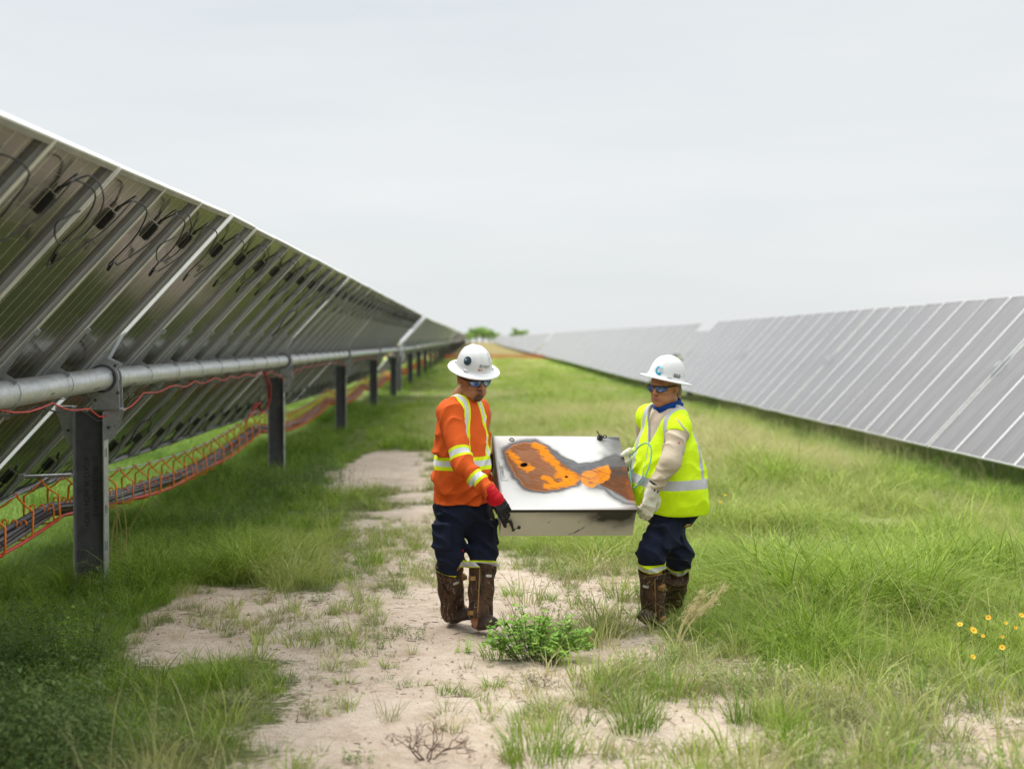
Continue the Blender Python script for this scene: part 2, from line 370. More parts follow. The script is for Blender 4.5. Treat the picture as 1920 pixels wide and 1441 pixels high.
def me_bearing(tz, tx):
    """A-shaped cast arms on the post top carrying a ring round the tube; local origin on the ground at the post"""
    b = MB(); r0, r1 = .092, .116; n = 28
    for y, m in ((-.045, 0), (.045, 0)):
        R = []
        for rr, yy in ((r0, y-.008), (r1, y-.008), (r1, y+.008), (r0, y+.008), (r0, y-.008)):
            t = np.arange(n)*2*np.pi/n; R.append(np.stack([tx+rr*np.cos(t), np.full(n, yy), tz+rr*np.sin(t)], 1))
        b.rings(R, 0, (False, False))
    R = []
    for rr, yy in ((.086, -.06), (.100, -.06), (.100, .06), (.086, .06), (.086, -.06)):
        t = np.arange(n)*2*np.pi/n; R.append(np.stack([tx+rr*np.cos(t), np.full(n, yy), tz+rr*np.sin(t)], 1))
    b.rings(R, 1, (False, False))
    # near leg: tapering plate with rolled lip, far leg mirrored
    for s in (-1, 1):
        y = s*.05
        b.prism([(tx-.10, tz+.02), (tx-.06, tz-.09), (tx-.075, tz-.21), (tx+.12, tz-.21), (tx+.115, tz-.05), (tx+.10, tz+.05), (tx+.085, tz-.03), (tx+.03, tz-.095), (tx-.04, tz-.085), (tx-.08, tz-.02)], (0, y, 0), (1, 0, 0), (0, 0, 1), (0, 1, 0), .004, 0)
    b.box((tx+.02, 0, tz-.212), (.10, .06, .004), None, 0)
    for s in (-1, 1):
        b.prism([(.11, 1.315), (.11, 1.12), (.16, 1.12), (.235, 1.33)][::s] if s > 0 else [(-.11, 1.315), (-.11, 1.08), (-.15, 1.08), (-.225, 1.30), (-.24, 1.345), (-.11, 1.345)], (0, -.035, 0), (1, 0, 0), (0, 0, 1), (0, 1, 0), .004, 0)
        b.prism([(.11, 1.315), (.11, 1.12), (.16, 1.12), (.235, 1.33)] if s > 0 else [(-.11, 1.315), (-.11, 1.08), (-.15, 1.08), (-.225, 1.30)], (0, .045, 0), (1, 0, 0), (0, 0, 1), (0, 1, 0), .004, 0)
    b.box((.16, .005, 1.325), (.08, .05, .005), None, 0); b.box((-.17, .005, 1.345), (.06, .05, .005), None, 0)
    for q in ((tx+.09, tz+.09), (tx+.108, tz-.1), (tx-.05, tz-.15), (.14, 1.2), (-.14, 1.18)):
        b.tube([(q[0], -.062, q[1]), (q[0], -.048, q[1])], .012, 6, 1); 
    return b.mesh('bearing', [M_galv, M_post])
def me_clampbracket():
    """fin between tube and panel frame seam; local frame = panel frame, origin on mid-panel, tube axis at z=-OFF"""
    b = MB()
    b.prism([(-.10, -OFF-.02), (-.085, -OFF+.075), (-.36, -.045), (-.37, -.034), (.37, -.034), (.36, -.05), (.085, -OFF+.07), (.10, -OFF-.01)], (0, 0, 0), (1, 0, 0), (0, 0, 1), (0, 1, 0), .003, 0)
    b.box((0, .022, -.036), (.37, .022, .0018), None, 0)
    t = np.linspace(-.2, math.pi+.2, 12)[:, None]
    P = np.hstack([np.cos(t)*.093, 0*t, -OFF-np.sin(t)*.093]); b.tube(P, .004, 6, 0)
    b.box((-.37, .02, -.045), (.018, .02, .014), None, 0); b.box((.37, .02, -.045), (.018, .02, .014), None, 0)
    return b.mesh('panel_bracket', M_galv)
ME_BR = me_clampbracket()
def me_bayarm():
    """taller twin stiffener that stands in the gap at a post"""
    b = MB()
    for y in (-.055, .055):
        b.prism([(-.16, -OFF-.03), (-.13, -OFF+.07), (-.19, -.02), (-.12, -.0), (.22, -.0), (.34, -.03), (.13, -OFF+.07), (.16, -OFF-.02)], (0, y, 0), (1, 0, 0), (0, 0, 1), (0, 1, 0), .004, 0)
    b.tube([(-.13, 0, -.05), (-.11, 0, .035), (-.02, 0, .075), (.08, 0, .06), (.13, 0, .01), (.11, 0, -.06)], .008, 8, 0)
    return b.mesh('gap_arm', M_galv)
ME_ARM = me_bayarm()
TUBE_REL = NB*OFF      # tube axis relative to panel mid
def tracker(X, ZM, Y0, nb, label, cat_group, detail=2, post_dx=-.10, cables=False):
    """X,ZM: panel mid line; Y0: first post; nb bays"""
    z0 = float(terr(X, Y0)); root = empty('solar_tracker', (X, Y0, z0))
    tag(root, label, 'solar tracker', cat_group)
    tx, tz = TUBE_REL[0], ZM+TUBE_REL[2]; Lr = nb*BAY
    def th(y): return float(terr(X, Y0+y))-z0-.0155*max(0., 10.5-(Y0+y))*(X < 0)
    ysx = np.linspace(-.25, Lr+.25, nb*4+1)
    b = MB(); b.tube([(tx, y, tz+th(y)) for y in ysx], .079, 24)
    for k in range(nb*2):
        y = k*BAY/2+BAY/4+.3; b.tube([(tx, y-.004, tz+th(y)), (tx, y+.004, tz+th(y))], .0802, 24)
    t = b.build('torque_tube', M_tube, root); autosmooth(t)
    me_b = me_bearing(1.543, -post_dx); dzp = tz-1.543
    for k in range(nb+1):
        y = k*BAY; px = tx+post_dx
        link('post', ME_POST, root, (px, y, th(y)+dzp))
        if detail >= 1:
            autosmooth(link('bearing', me_b, root, (px, y, th(y)+dzp)))
            link('gap_arm', ME_ARM, root, (0, y, ZM+th(y)), ROT)
    for k in range(nb):
        for i in range(9):
            y = k*BAY+GAPP/2+(i+.5)*PIT_; r = random.Random(k*100+i+int(Y0)+int(X))
            zz = ZM+th(y)+r.uniform(-.004, .004)
            rt = ((.0155 if Y0+y < 10.5 and X < 0 else 0)+r.uniform(-.002, .002), -TILT+r.uniform(-.005, .005), 0)
            if detail >= 2:
                p = link('solar_panel', ME_GLASS, root, (0, y, zz)); p.rotation_mode = 'YXZ'; p.rotation_euler = rt; link('frame', ME_FRAME, p)
                if cables and Y0+y > -3:
                    for s, xx in ((1, HC-.30), (-1, -HC+.30)):
                        j = link('junction_box', ME_JB, p, (xx, .05, 0)); 
                        c = link('panel_cable', ME_CB[r.randrange(6)], p, (xx, .05, 0)); 
                        if s < 0: j.rotation_euler = (0, 0, math.pi); c.rotation_euler = (0, 0, math.pi)
            else:
                link('solar_panel', ME_PANEL1, root, (0, y, zz), rt)
            if detail >= 1 and i > 0: link('panel_bracket', ME_BR, root, (0, y-PIT_/2, zz), ROT)
    return root
XL, ZL = -2.72, 1.645; XR, ZR = 7.31, 1.425
YA = .65-BAY
TA = tracker(XL, ZL, YA, 6, 'nearest solar tracker on the left, seen from behind with its cables and junction boxes', 'solar trackers in the left row', 2, -.10, True)
TR = tracker(XR, ZR, YA, 6, 'nearest solar tracker on the right, its grey glass faces towards the path', 'solar trackers in the right row', 2)
spans = [(53.4, 10), (155.4, 10), (257.4, 10), (359.4, 10), (461.4, 4)]
ordn = ['second', 'third', 'fourth', 'fifth', 'farthest']
for (y0, nb), w in zip(spans, ordn):
    tracker(XL, ZL, y0, nb, w+' solar tracker along the left row, dark backs towards the path', 'solar trackers in the left row', 1 if y0 < 60 else 0)
    tracker(XR, ZR, y0, nb, w+' solar tracker along the right row, pale glass fading into the distance', 'solar trackers in the right row', 0)
tracker(XR+10.03, ZR, 53.4, 10, 'solar tracker of the next row, glimpsed through the gap in the right row', 'solar trackers beyond the right row', 0)

# stamped writing on the nearest post of the left row
def text_mesh(s, size, mat, name, ext=.0006, align='LEFT'):
    c = bpy.data.curves.new(name, 'FONT'); c.body = s; c.size = size; c.extrude = ext; c.align_x = align
    o = bpy.data.objects.new(name, c); COL.objects.link(o)
    bpy.context.view_layer.update()
    me = bpy.data.meshes.new_from_object(o.evaluated_get(bpy.context.evaluated_depsgraph_get()))
    bpy.data.objects.remove(o); me.materials.clear(); me.materials.append(mat); me.name = name; return me
M_ink = simple('stamp_ink', (.012, .012, .014), .7)
post1 = [c for c in TA.children if c.name.startswith('post') and abs(c.location[1]-2*BAY) < .1][0]
for s, x, z in (('-KGX12-36-INCH-1 NO1', -.045, 1.0), ('2018B112-C0-161/012', .02, 1.0)):
    o = link('stamped_text', text_mesh(s, .047, M_ink, 'stamped_text'), post1, (x, -.0045, z), (math.pi/2, math.pi/2, 0))

# red and black string cables clipped under the left tube, with wire clips
tubx, tubz = XL+TUBE_REL[0], ZL+TUBE_REL[2]
def string_cable(name, mat, dz, dx, r, ph):
    b = MB(); P = []
    for k in range(0, 6):
        y0 = YA+k*BAY
        for t in np.linspace(0, 1, 40):
            y = y0+.2+t*(BAY-.4); sag = .045*abs(math.sin(t*9.2*math.pi+ph)) + (.17*math.exp(-t*14)+.14*math.exp(-(1-t)*16))
            P.append((tubx+dx+.015*math.sin(y*3+ph), y, tubz-.095-sag+dz))
    b.tube(P, r, 6); return b.build(name, mat, TA, True, loc=(-XL, -YA, 0))
string_cable('string_cable', M_red, 0, .02, .0062, 0)
string_cable('string_cable', M_wire, -.012, -.01, .006, .6)
b = MB()
for k in range(54):
    y = YA+.3+(k+.5)*1.08; b.tube(spline([(tubx-.09, y, tubz), (tubx-.06, y, tubz-.08), (tubx+.01, y, tubz-.11), (tubx+.03, y+.03, tubz-.15), (tubx+.0, y+.05, tubz-.19)]), .0022, 5)
    b.tube([(tubx+.03, y-.03, tubz-.075), (tubx+.085, y+.04, tubz-.05)], .0028, 5)
o = b.build('cable_clip', M_wire, TA, True, loc=(-XL, -YA, 0)); o['kind'] = 'stuff'
# drop of red and black cable beside the tube (down to the hanger run), and a coil on the panels' backs
b = MB()
for ph, m in ((0, 0), (.02, 1), (.045, 0)):
    b.tube(spline([(tubx+ph, 18.3, tubz-.1), (tubx+.04+ph, 18.45, 1.22), (tubx+.02, 18.6+ph, .98), (tubx-.05, 18.5, .93), (tubx-.08+ph, 18.35, 1.05), (tubx-.14, 18.2, .9), (tubx-.2, 18.1, .75)]), .008, 6, m)
b.build('cable_drop', [M_red, M_wire], TA, True, loc=(-XL, -YA, 0))
t = np.linspace(0, 2*math.pi, 40, endpoint=False)
for (x, y, zz, r) in ((.62, 17.3, -.12, .20), (-.9, 14.4, -.10, .17)):
    b = MB(); c0 = np.array([XL, y, ZL])+AX*x+NB*(-zz)
    b.tube([c0+AX*r*math.cos(q)+np.array([0, 1, 0])*r*1.1*math.sin(q)+NB*.02*math.sin(2*q) for q in t], .007, 6, 0, closed=True)
    b.tube(spline([c0+AX*r, c0+AX*(r+.08)+np.array([0, -.1, 0]), c0+AX*(r+.25)+np.array([0, .12, 0])]), .006, 6)
    b.build('cable_coil', M_wire, TA, True, loc=(-XL, -YA, 0))

# ------------------------------------------------------------------ orange hanger run with cable bundle
def hanger_run(y0, nb, label):
    xr = -3.0; root = empty('cable_hanger_run', (xr, y0, 0)); tag(root, label, 'cable support', 'orange cable hanger runs under the left row')
    def sag(y): u = (y/BAY) % 1; return 4*u*(1-u)
    def zt(y): return .85-.19*sag(y)+float(terr(xr, y0+y))
    def zb(y): return .60-.17*sag(y)+float(terr(xr, y0+y))
    ys = np.linspace(0, nb*BAY, nb*20+1)
    b = MB(); b.tube([(0, y, zt(y)) for y in ys], .006, 6); b.build('messenger_wire', M_galv, root)
    for i, (dx, dz, r, m) in enumerate(((-.05, 0, .017, M_wire), (-.015, -.012, .018, M_grey), (.022, -.006, .017, M_wire), (.058, .004, .016, M_grey), (.0, .024, .016, M_wire), (-.035, .03, .016, M_wire), (.045, .034, .016, M_grey), (-.07, .022, .016, M_wire), (.078, .03, .015, M_wire), (.0, .052, .015, M_grey), (.080, -.026, .010, M_red))):
        b = MB(); rr = random.Random(i); a, f = rr.uniform(.01, .02), rr.uniform(1.1, 2.4)
        b.tube([(dx+a*math.sin(f*y+i*2), y, zb(y)+dz+.6*a*math.cos(f*.8*y+i)) for y in ys], r*1.22, 8); b.build('cable', m, root, True)
    n = int(nb*BAY/.565); big = MB()
    hb = MB()
    body = [(0, -.0), (.055, -.07), (.118, -.12), (.122, -.30), (.10, -.345), (.0, -.36), (-.10, -.345), (-.122, -.30), (-.118, -.12), (-.055, -.07), (0, 0)]
    hb.tube([(x, 0.012*math.sin(3*x*8), z) for x, z in body], .0082, 6)
    for s in (-.062, .0, .062):
        hb.tube(spline([(s-.017, 0, -.33), (s-.017, .0, -.22), (s, 0, -.195), (s+.017, 0, -.22), (s+.017, 0, -.33)], 4), .0068, 5)
    hb.tube([(-.012, 0, -.012), (-.012, 0, .012), (.012, 0, .016), (.016, 0, -.01)], .006, 6)
    hb.v = [q*np.array([1, 1, .82]) for q in hb.v]; hm = hb.mesh('hanger', M_orange, True)
    rr = random.Random(5)
    for i in range(n):
        y = .28+i*.565
        if i < 100: link('hanger', hm, root, (0, y, zt(y)), (rr.uniform(-.06, .06), rr.uniform(-.05, .05), rr.uniform(-.25, .25)))
    return root
hanger_run(YA, 5, 'orange cable hangers carrying a bundle of black cables under the nearest left panels')
hanger_run(YA+5*BAY, 5, 'orange cable hangers continuing beneath the farther left panels')
# short galvanised bar on the near post
b = MB(); b.tube([(-3.15, 10.35, .86), (-2.82, 10.4, .87)], .012, 8); b.box((-3.15, 10.35, .86), (.02, .02, .02)); b.build('side_bar', M_galv, TA, loc=(-XL, -YA, 0))

# ------------------------------------------------------------------ orange barrier across the aisle
def barrier():
    Yb = 134.; zb = float(terr(0, Yb)); root = empty('barrier_fence', (2.4, Yb, zb)); tag(root, 'low orange net fence stretched across the aisle in the far distance', 'fence')
    b = MB(); x0, x1 = -6.5, 6.4
    for k in range(7): b.tube([(x0, 0, .06+k*.062), (0, .0, .05+k*.062), (x1, 0, .06+k*.062)], .02, 5)
    for x in np.arange(x0, x1, .16): b.box((x, 0, .24), (.02, .008, .2))
    b.build('net', simple('orange_net', (.50, .10, .03), .6), root)
    for x in np.arange(x0, x1+.1, 2.15): MB().tube([(x, .03, -.1), (x, .03, .56)], .025, 6).build('stake', M_galv, root)
barrier()
# ------------------------------------------------------------------ vegetation
def blade_mat(name, lo, hi, dry, tr=.27, instancer=True):
    M = Mat(name); v = M.attr('v').outputs['Fac']; 
    ti = M.attr('tint', 'INSTANCER').outputs['Fac'] if instancer else M.n('ShaderNodeValue').outputs[0]
    rnd = M.math('POWER', M.attr('br').outputs['Fac'], 1.5)
    oi = M.n('ShaderNodeObjectInfo').outputs['Random']
    c = M.mix(M.math('MULTIPLY_ADD', rnd, .6, M.math('MULTIPLY', oi, .4)), lo, hi)
    lush_shade = M.math('MULTIPLY', ti, -1.0, clamp=True); c = M.mix(lush_shade, c, M.mix(rnd, (.03, .10, .006), (.16, .36, .02)))  # negative tint: lush deep green, with shade under the trackers painted in
    d = M.math('ADD', ti, M.math('MULTIPLY_ADD', rnd, .5, -.3), clamp=True)
    c = M.mix(d, c, dry)
    c = M.mix(M.math('MULTIPLY', M.math('POWER', v, 2.5), .18), c, dry)
    M.set(c, .55, 0, .3)
    tb = M.n('ShaderNodeBsdfTranslucent'); M.l(c, tb.inputs[0]); mx = M.n('ShaderNodeMixShader'); mx.inputs[0].default_value = tr
    M.l(M.p.outputs[0], mx.inputs[1]); M.l(tb.outputs[0], mx.inputs[2]); M.l(mx.outputs[0], M.o.inputs[0]); return M.m
M_grass = blade_mat('grass_blade', (.085, .19, .006), (.50, .66, .06), (.60, .53, .27))
M_weed = blade_mat('weed_blade', (.12, .20, .035), (.24, .32, .08), (.42, .36, .20))
M_leafd = blade_mat('weed_leaf', (.03, .08, .015), (.13, .23, .045), (.22, .28, .09), .25)

def blades(n, h, spread, w, droop, seed, seed_head=0, lean=.25, segs=4):
    """one tuft: curved tapering ribbons; returns mesh data with along-blade value and per-blade random"""
    r = np.random.default_rng(seed); V = []; F = []; A = []; B = []; k = 0
    for i in range(n):
        a = r.uniform(0, 2*math.pi); rr = spread*math.sqrt(r.random()); x0, y0 = rr*math.cos(a), rr*math.sin(a)
        hh = h*r.uniform(.45, 1.1); da = a+r.normal(0, .9); dx, dy = math.cos(da), math.sin(da)
        l0 = abs(r.normal(0, lean)); dr = droop*r.uniform(.3, 1.6); ww = w*r.uniform(.6, 1.3); fa = r.uniform(0, math.pi); br = r.random()
        fx, fy = math.cos(fa)*ww/2, math.sin(fa)*ww/2
        for s in range(segs+1):
            t = s/segs; out_ = hh*(l0*t+dr*t*t*t*.9); z = hh*(t-.5*dr*t*t*t)
            q = (1-t**1.6)*.95+.05
            V += [(x0+dx*out_-fx*q, y0+dy*out_-fy*q, z-.02), (x0+dx*out_+fx*q, y0+dy*out_+fy*q, z-.02)]; A += [t, t]; B += [br, br]
            if s: F.append((k-2, k-1, k+1, k))
            k += 2
        if seed_head and r.random() < seed_head:
            for s in range(9):
                t = .62+.42*s/9; out_ = hh*(l0*t+dr*t**3*.9); z = hh*(t-.5*dr*t**3)*1.0; e = .012*(1.3-s/9); aa = r.uniform(0, 6.3)
                c = np.array([x0+dx*out_, y0+dy*out_, z]); d1 = np.array([math.cos(aa)*e, math.sin(aa)*e, e*1.1])
                V += [tuple(c), tuple(c+d1), tuple(c+d1*1.6+np.array([0, 0, .004]))]; A += [1.2]*3; B += [.9]*3; F.append((k, k+1, k+2)); k += 3
    return V, F, A, B
def blade_mesh(name, parts, mat):
    V = []; F = []; A = []; B = []
    for v, f, a, b in parts:
        n = len(V); V += v; F += [tuple(i+n for i in q) for q in f]; A += a; B += b
    me = bpy.data.meshes.new(name); me.from_pydata([tuple(map(float, q)) for q in V], [], F); attr(me, 'v', A); attr(me, 'br', B)
    me.materials.append(mat); me.polygons.foreach_set('use_smooth', [True]*len(F)); return me
def leafy(n, h, spread, ll, lw, seed):
    """leafy weed: upright stems with narrow pointed leaves"""
    r = np.random.default_rng(seed); V = []; F = []; A = []; B = []
    for i in range(n):
        a = r.uniform(0, 6.283); rr = spread*math.sqrt(r.random()); hh = h*r.uniform(.5, 1.1); l = r.normal(0, .25, 2)
        p0 = np.array([rr*math.cos(a), rr*math.sin(a), -.02]); d = np.array([l[0]*hh, l[1]*hh, hh]); k = len(V)
        V += [tuple(p0+(.002, 0, 0)), tuple(p0-(.002, 0, 0)), tuple(p0+d)]; F.append((k, k+1, k+2)); A += [.3]*3; B += [.3]*3
        for j in range(int(7+hh*28)):
            t = r.uniform(.12, 1); c = p0+d*t; a2 = r.uniform(0, 6.283); L_ = ll*r.uniform(.6, 1.2)*(1.15-.4*t); up = r.uniform(.0, .7)
            u = np.array([math.cos(a2), math.sin(a2), up]); u /= np.linalg.norm(u); s = np.cross(u, (0, 0, 1)); s /= np.linalg.norm(s)
            k = len(V); V += [tuple(c), tuple(c+u*L_*.45+s*lw/2+(0, 0, .004)), tuple(c+u*L_+(0, 0, -.01)), tuple(c+u*L_*.45-s*lw/2+(0, 0, .004))]
            F.append((k, k+1, k+2, k+3)); q = r.random(); A += [.2, .3, .5, .3]; B += [q]*4
    return V, F, A, B
# variants of each kind, kept out of the scene, instanced by the ground-cover objects
def src_collection(name, meshes):
    c = bpy.data.collections.new(name)
    for i, me in enumerate(meshes):
        o = bpy.data.objects.new('%s_%02d' % (name, i), me); c.objects.link(o)
    return c
C_tall = src_collection('tuft_tall', [blade_mesh('t', [blades(30, .46, .13, .0105, .75, 11+k, .10 if k % 2 else .0, .35)], M_grass) for k in range(5)]
                        +[blade_mesh('t', [blades(40, .52, .20, .0058, 1.0, 31+k, .4, .4)], M_grass) for k in range(3)])
C_stem = src_collection('seed_stem', [blade_mesh('t', [blades(7, .62, .16, .0030, .30, 131+k, 1.0, .28, 5)], M_grass) for k in range(4)])
C_short = src_collection('tuft_short', [blade_mesh('t', [blades(34, .13, .045, .0034, .5, 51+k, 0, .45)], M_weed) for k in range(4)]
                         +[blade_mesh('t', [blades(26, .20, .05, .0042, .5, 61+k, 0, .35)], M_grass) for k in range(2)]
                         +[blade_mesh('t', [leafy(6, .09, .05, .028, .009, 71)], M_weed)])
C_far = src_collection('tuft_far', [blade_mesh('t', [blades(40, .50, .40, .013, .6, 81+k, 0, .35, 3)], M_grass) for k in range(5)])
C_weed = src_collection('weed', [blade_mesh('t', [leafy(9, .42, .14, .055, .014, 91+k)], M_leafd) for k in range(4)])

def scatter(name, P, scale, tint, coll, label_kind='stuff', zoff=0, sz=None):
    n = len(P); idx = RNG.integers(0, len(coll.objects), n)
    me = bpy.data.meshes.new(name)
    V = np.column_stack([P, terr(P[:, 0], P[:, 1])+zoff]); me.from_pydata(V.tolist(), [], [])
    attr(me, 'scl', scale); attr(me, 'tint', tint); attr(me, 'rz', RNG.uniform(0, 6.283, n)); attr(me, 'sz', sz if sz is not None else RNG.uniform(.75, 1.2, n))
    a = me.attributes.new('vi', 'INT', 'POINT'); a.data.foreach_set('value', idx.astype(np.int32))
    o = link(name, me); g = bpy.data.node_groups.new(name, 'GeometryNodeTree')
    g.interface.new_socket('Geometry', in_out='INPUT', socket_type='NodeSocketGeometry'); g.interface.new_socket('Geometry', in_out='OUTPUT', socket_type='NodeSocketGeometry')
    gi = g.nodes.new('NodeGroupInput'); go = g.nodes.new('NodeGroupOutput'); m2p = g.nodes.new('GeometryNodeMeshToPoints'); ip = g.nodes.new('GeometryNodeInstanceOnPoints'); ci = g.nodes.new('GeometryNodeCollectionInfo')
    ci.inputs['Collection'].default_value = coll; ci.inputs['Separate Children'].default_value = True; ci.inputs['Reset Children'].default_value = True
    def na(nm, t='FLOAT'):
        x = g.nodes.new('GeometryNodeInputNamedAttribute'); x.data_type = t; x.inputs[0].default_value = nm; return [s for s in x.outputs if s.name == 'Attribute' and s.enabled][0]
    ip.inputs['Pick Instance'].default_value = True
    g.links.new(gi.outputs[0], m2p.inputs[0]); g.links.new(m2p.outputs[0], ip.inputs['Points']); g.links.new(ci.outputs[0], ip.inputs['Instance']); g.links.new(na('vi', 'INT'), ip.inputs['Instance Index'])
    cx = g.nodes.new('ShaderNodeCombineXYZ'); g.links.new(na('rz'), cx.inputs[2]); g.links.new(cx.outputs[0], ip.inputs['Rotation'])
    mu = g.nodes.new('ShaderNodeMath'); mu.operation = 'MULTIPLY'; g.links.new(na('scl'), mu.inputs[0]); g.links.new(na('sz'), mu.inputs[1])
    cs = g.nodes.new('ShaderNodeCombineXYZ'); s_ = na('scl'); g.links.new(s_, cs.inputs[0]); g.links.new(s_, cs.inputs[1]); g.links.new(mu.outputs[0], cs.inputs[2]); g.links.new(cs.outputs[0], ip.inputs['Scale'])
    g.links.new(ip.outputs[0], go.inputs[0])
    md = o.modifiers.new('scatter', 'NODES'); md.node_group = g
    tag(o, kind='stuff'); return o
def rnd_in(n, x0, x1, y0, y1): return np.column_stack([RNG.uniform(x0, x1, n), RNG.uniform(y0, y1, n)])
def fan(n, y0, y1, k=.42, m=2.5, xl=-14, xr=15):
    P = rnd_in(n*2, -k*y1-m, k*y1+m, y0, y1); return P[(np.abs(P[:, 0]+.02*P[:, 1]) < k*P[:, 1]+m) & (P[:, 0] > xl) & (P[:, 0] < xr)][:n]
FEET = np.array([G(868, 1178), G(905, 1192), G(1222, 1172), G(1255, 1150)])
def near_feet(P, r): return (np.min(np.linalg.norm(P[:, None]-FEET[None], axis=2), axis=1) < r)
POSTS = np.array([[XL-.13, YA+k*BAY] for k in range(7)])
def field_look(P):
    """height factor and dryness (below zero: lush, shaded green) over the field"""
    x, y = P[:, 0], P[:, 1]
    h = .55+.75*vnoise(P+5, .55, 2); dry = .12+.80*sstep(.42, .72, vnoise(P+17, .28, 3))+.3*(vnoise(P+9, 1.9, 2)-.5)
    h *= np.where(x > 2.0, 1.18, 1.0)
    h *= np.where((x > -2.4) & (x < 1.6) & (y > 13), .62, 1)           # trodden aisle
    h *= np.where((x > 1.6) & (y < 9.4), .78, 1); h *= 1-.42*sstep(8.4, 7.4, y); h *= 1-.35*(x < -.6)*sstep(9.6, 9.2, y)
    h *= 1-.75*np.exp(-(((x-1.18)/.50)**2+((y-8.95)/.95)**2)**1.6)
    dry = dry+.22*(x > -1.0)*sstep(9, 16, y)
    lft = sstep(-1.2, -2.4, x); dry = dry*(1-lft)-.75*lft*(.3+.9*vnoise(P+40, .9, 2)); h *= 1-.12*lft  # left side lusher and darker, tracker shade put into the tint
    under = sstep(5.2, 6.3, x)*sstep(8.5, 7.5, x); dry = dry*(1-under)-.8*under; h *= 1-.3*under  # grass below the right row: panel shade painted as a darker tint
    tus = vnoise(P+60, 1.7, 2); h *= .62+.9*sstep(.35, .75, tus); dry = dry-.45*sstep(.55, .75, tus)*(dry > 0)
    h *= .80*np.where(x > 4.3, .62, 1); h *= 1-.2*lft
    return h, np.clip(dry, -1, 1)
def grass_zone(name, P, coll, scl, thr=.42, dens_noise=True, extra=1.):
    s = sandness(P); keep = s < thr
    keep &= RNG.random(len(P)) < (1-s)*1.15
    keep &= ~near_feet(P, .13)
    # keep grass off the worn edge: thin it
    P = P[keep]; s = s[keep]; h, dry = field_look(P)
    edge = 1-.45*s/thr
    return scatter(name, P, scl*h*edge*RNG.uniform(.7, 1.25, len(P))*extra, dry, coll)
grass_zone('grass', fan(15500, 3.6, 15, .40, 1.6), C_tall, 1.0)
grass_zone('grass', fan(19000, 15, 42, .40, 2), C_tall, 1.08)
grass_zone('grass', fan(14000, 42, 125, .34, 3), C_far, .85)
P = fan(5600, 4.2, 34, .40, 1.6); s = sandness(P); h, dry = field_look(P); P_ = P[(s < .35) & (vnoise(P+70, .7, 2) > .42) & (P[:, 0] > -1.3) & ~near_feet(P, .7)]
scatter('seed_stems', P_, RNG.uniform(.7, 1.15, len(P_)), RNG.uniform(.7, 1, len(P_)), C_stem)
# low sward between the tall tufts so soil does not read as bare
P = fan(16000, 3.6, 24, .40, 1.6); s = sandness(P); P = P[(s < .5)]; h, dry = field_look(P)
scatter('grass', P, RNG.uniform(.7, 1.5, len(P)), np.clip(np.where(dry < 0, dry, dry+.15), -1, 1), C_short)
# weeds dotted over the sandy path
P = fan(16000, 3.8, 15, .40, 1.4); s = sandness(P); dens = sstep(.44, .60, vnoise(P+3, 1.3, 2))*.85+.07
rightish = (P[:, 1] < 7.9) & (P[:, 0] > -.1) ; dens = dens*np.where(rightish, 1.05, .75)
keep = (s > .5) & (RNG.random(len(P)) < dens) & ~near_feet(P, .16); P = P[keep]
scatter('path_weeds', P, RNG.uniform(.4, 1.3, len(P))*np.where(P[:, 0] > .35, 1.5, .95), np.clip(RNG.normal(.45, .3, len(P)), 0, 1), C_short)
# dark leafy weeds in the near left corner and under the left row
pts = []
for cx, cy, rx, ry, n in ((-2.05, 6.2, .62, .75, 100), (-2.6, 8.0, .55, .8, 60), (-2.2, 17.5, .5, 3.5, 36), (-2.4, 13.6, .35, .8, 14), (3.2, 19, 1.2, 5, 8)):
    a = RNG.normal(0, .5, (n, 2)); pts.append(np.column_stack([cx+a[:, 0]*rx, cy+a[:, 1]*ry]))
P = np.vstack(pts); scatter('leafy_weeds', P, RNG.uniform(.6, 1.15, len(P)), RNG.uniform(0, .9, len(P)), C_weed)

# twigs and straw litter on the sand
b = MB(); P = fan(2600, 4.5, 13, .36, .6); s = sandness(P); P = P[s > .45]
for i, (x, y) in enumerate(P):
    a = random.uniform(0, 6.28); l = random.uniform(.02, .075); z = .012+float(terr(x, y))
    z -= .008; b.tube([(x, y, z), (x+l*math.cos(a)*.5, y+l*math.sin(a)*.5, z+random.uniform(0, .004)), (x+l*math.cos(a+.15), y+l*math.sin(a+.15), z)], random.uniform(.0010, .0024), 4)
P = fan(5200, 4.2, 13, .38, .6); s = sandness(P); P = P[s > .45]
for x, y in P:
    q = random.uniform(.003, .011); z = .004+float(terr(x, y)); a = random.uniform(0, 6.28); b.add([(x+q*math.cos(a+k*1.57)*random.uniform(.7, 1.3), y+q*math.sin(a+k*1.57), z) for k in range(4)]+[(x+q*.3, y, z+q*random.uniform(.7, 1.3))], [(0, 1, 4), (1, 2, 4), (2, 3, 4), (3, 0, 4)], 1)
o = b.build('ground_litter', [simple('dead_stem', (.16, .11, .075), .9, 0, .4), simple('pebble', (.34, .25, .18), .9, 0, .4)]); tag(o, kind='stuff')

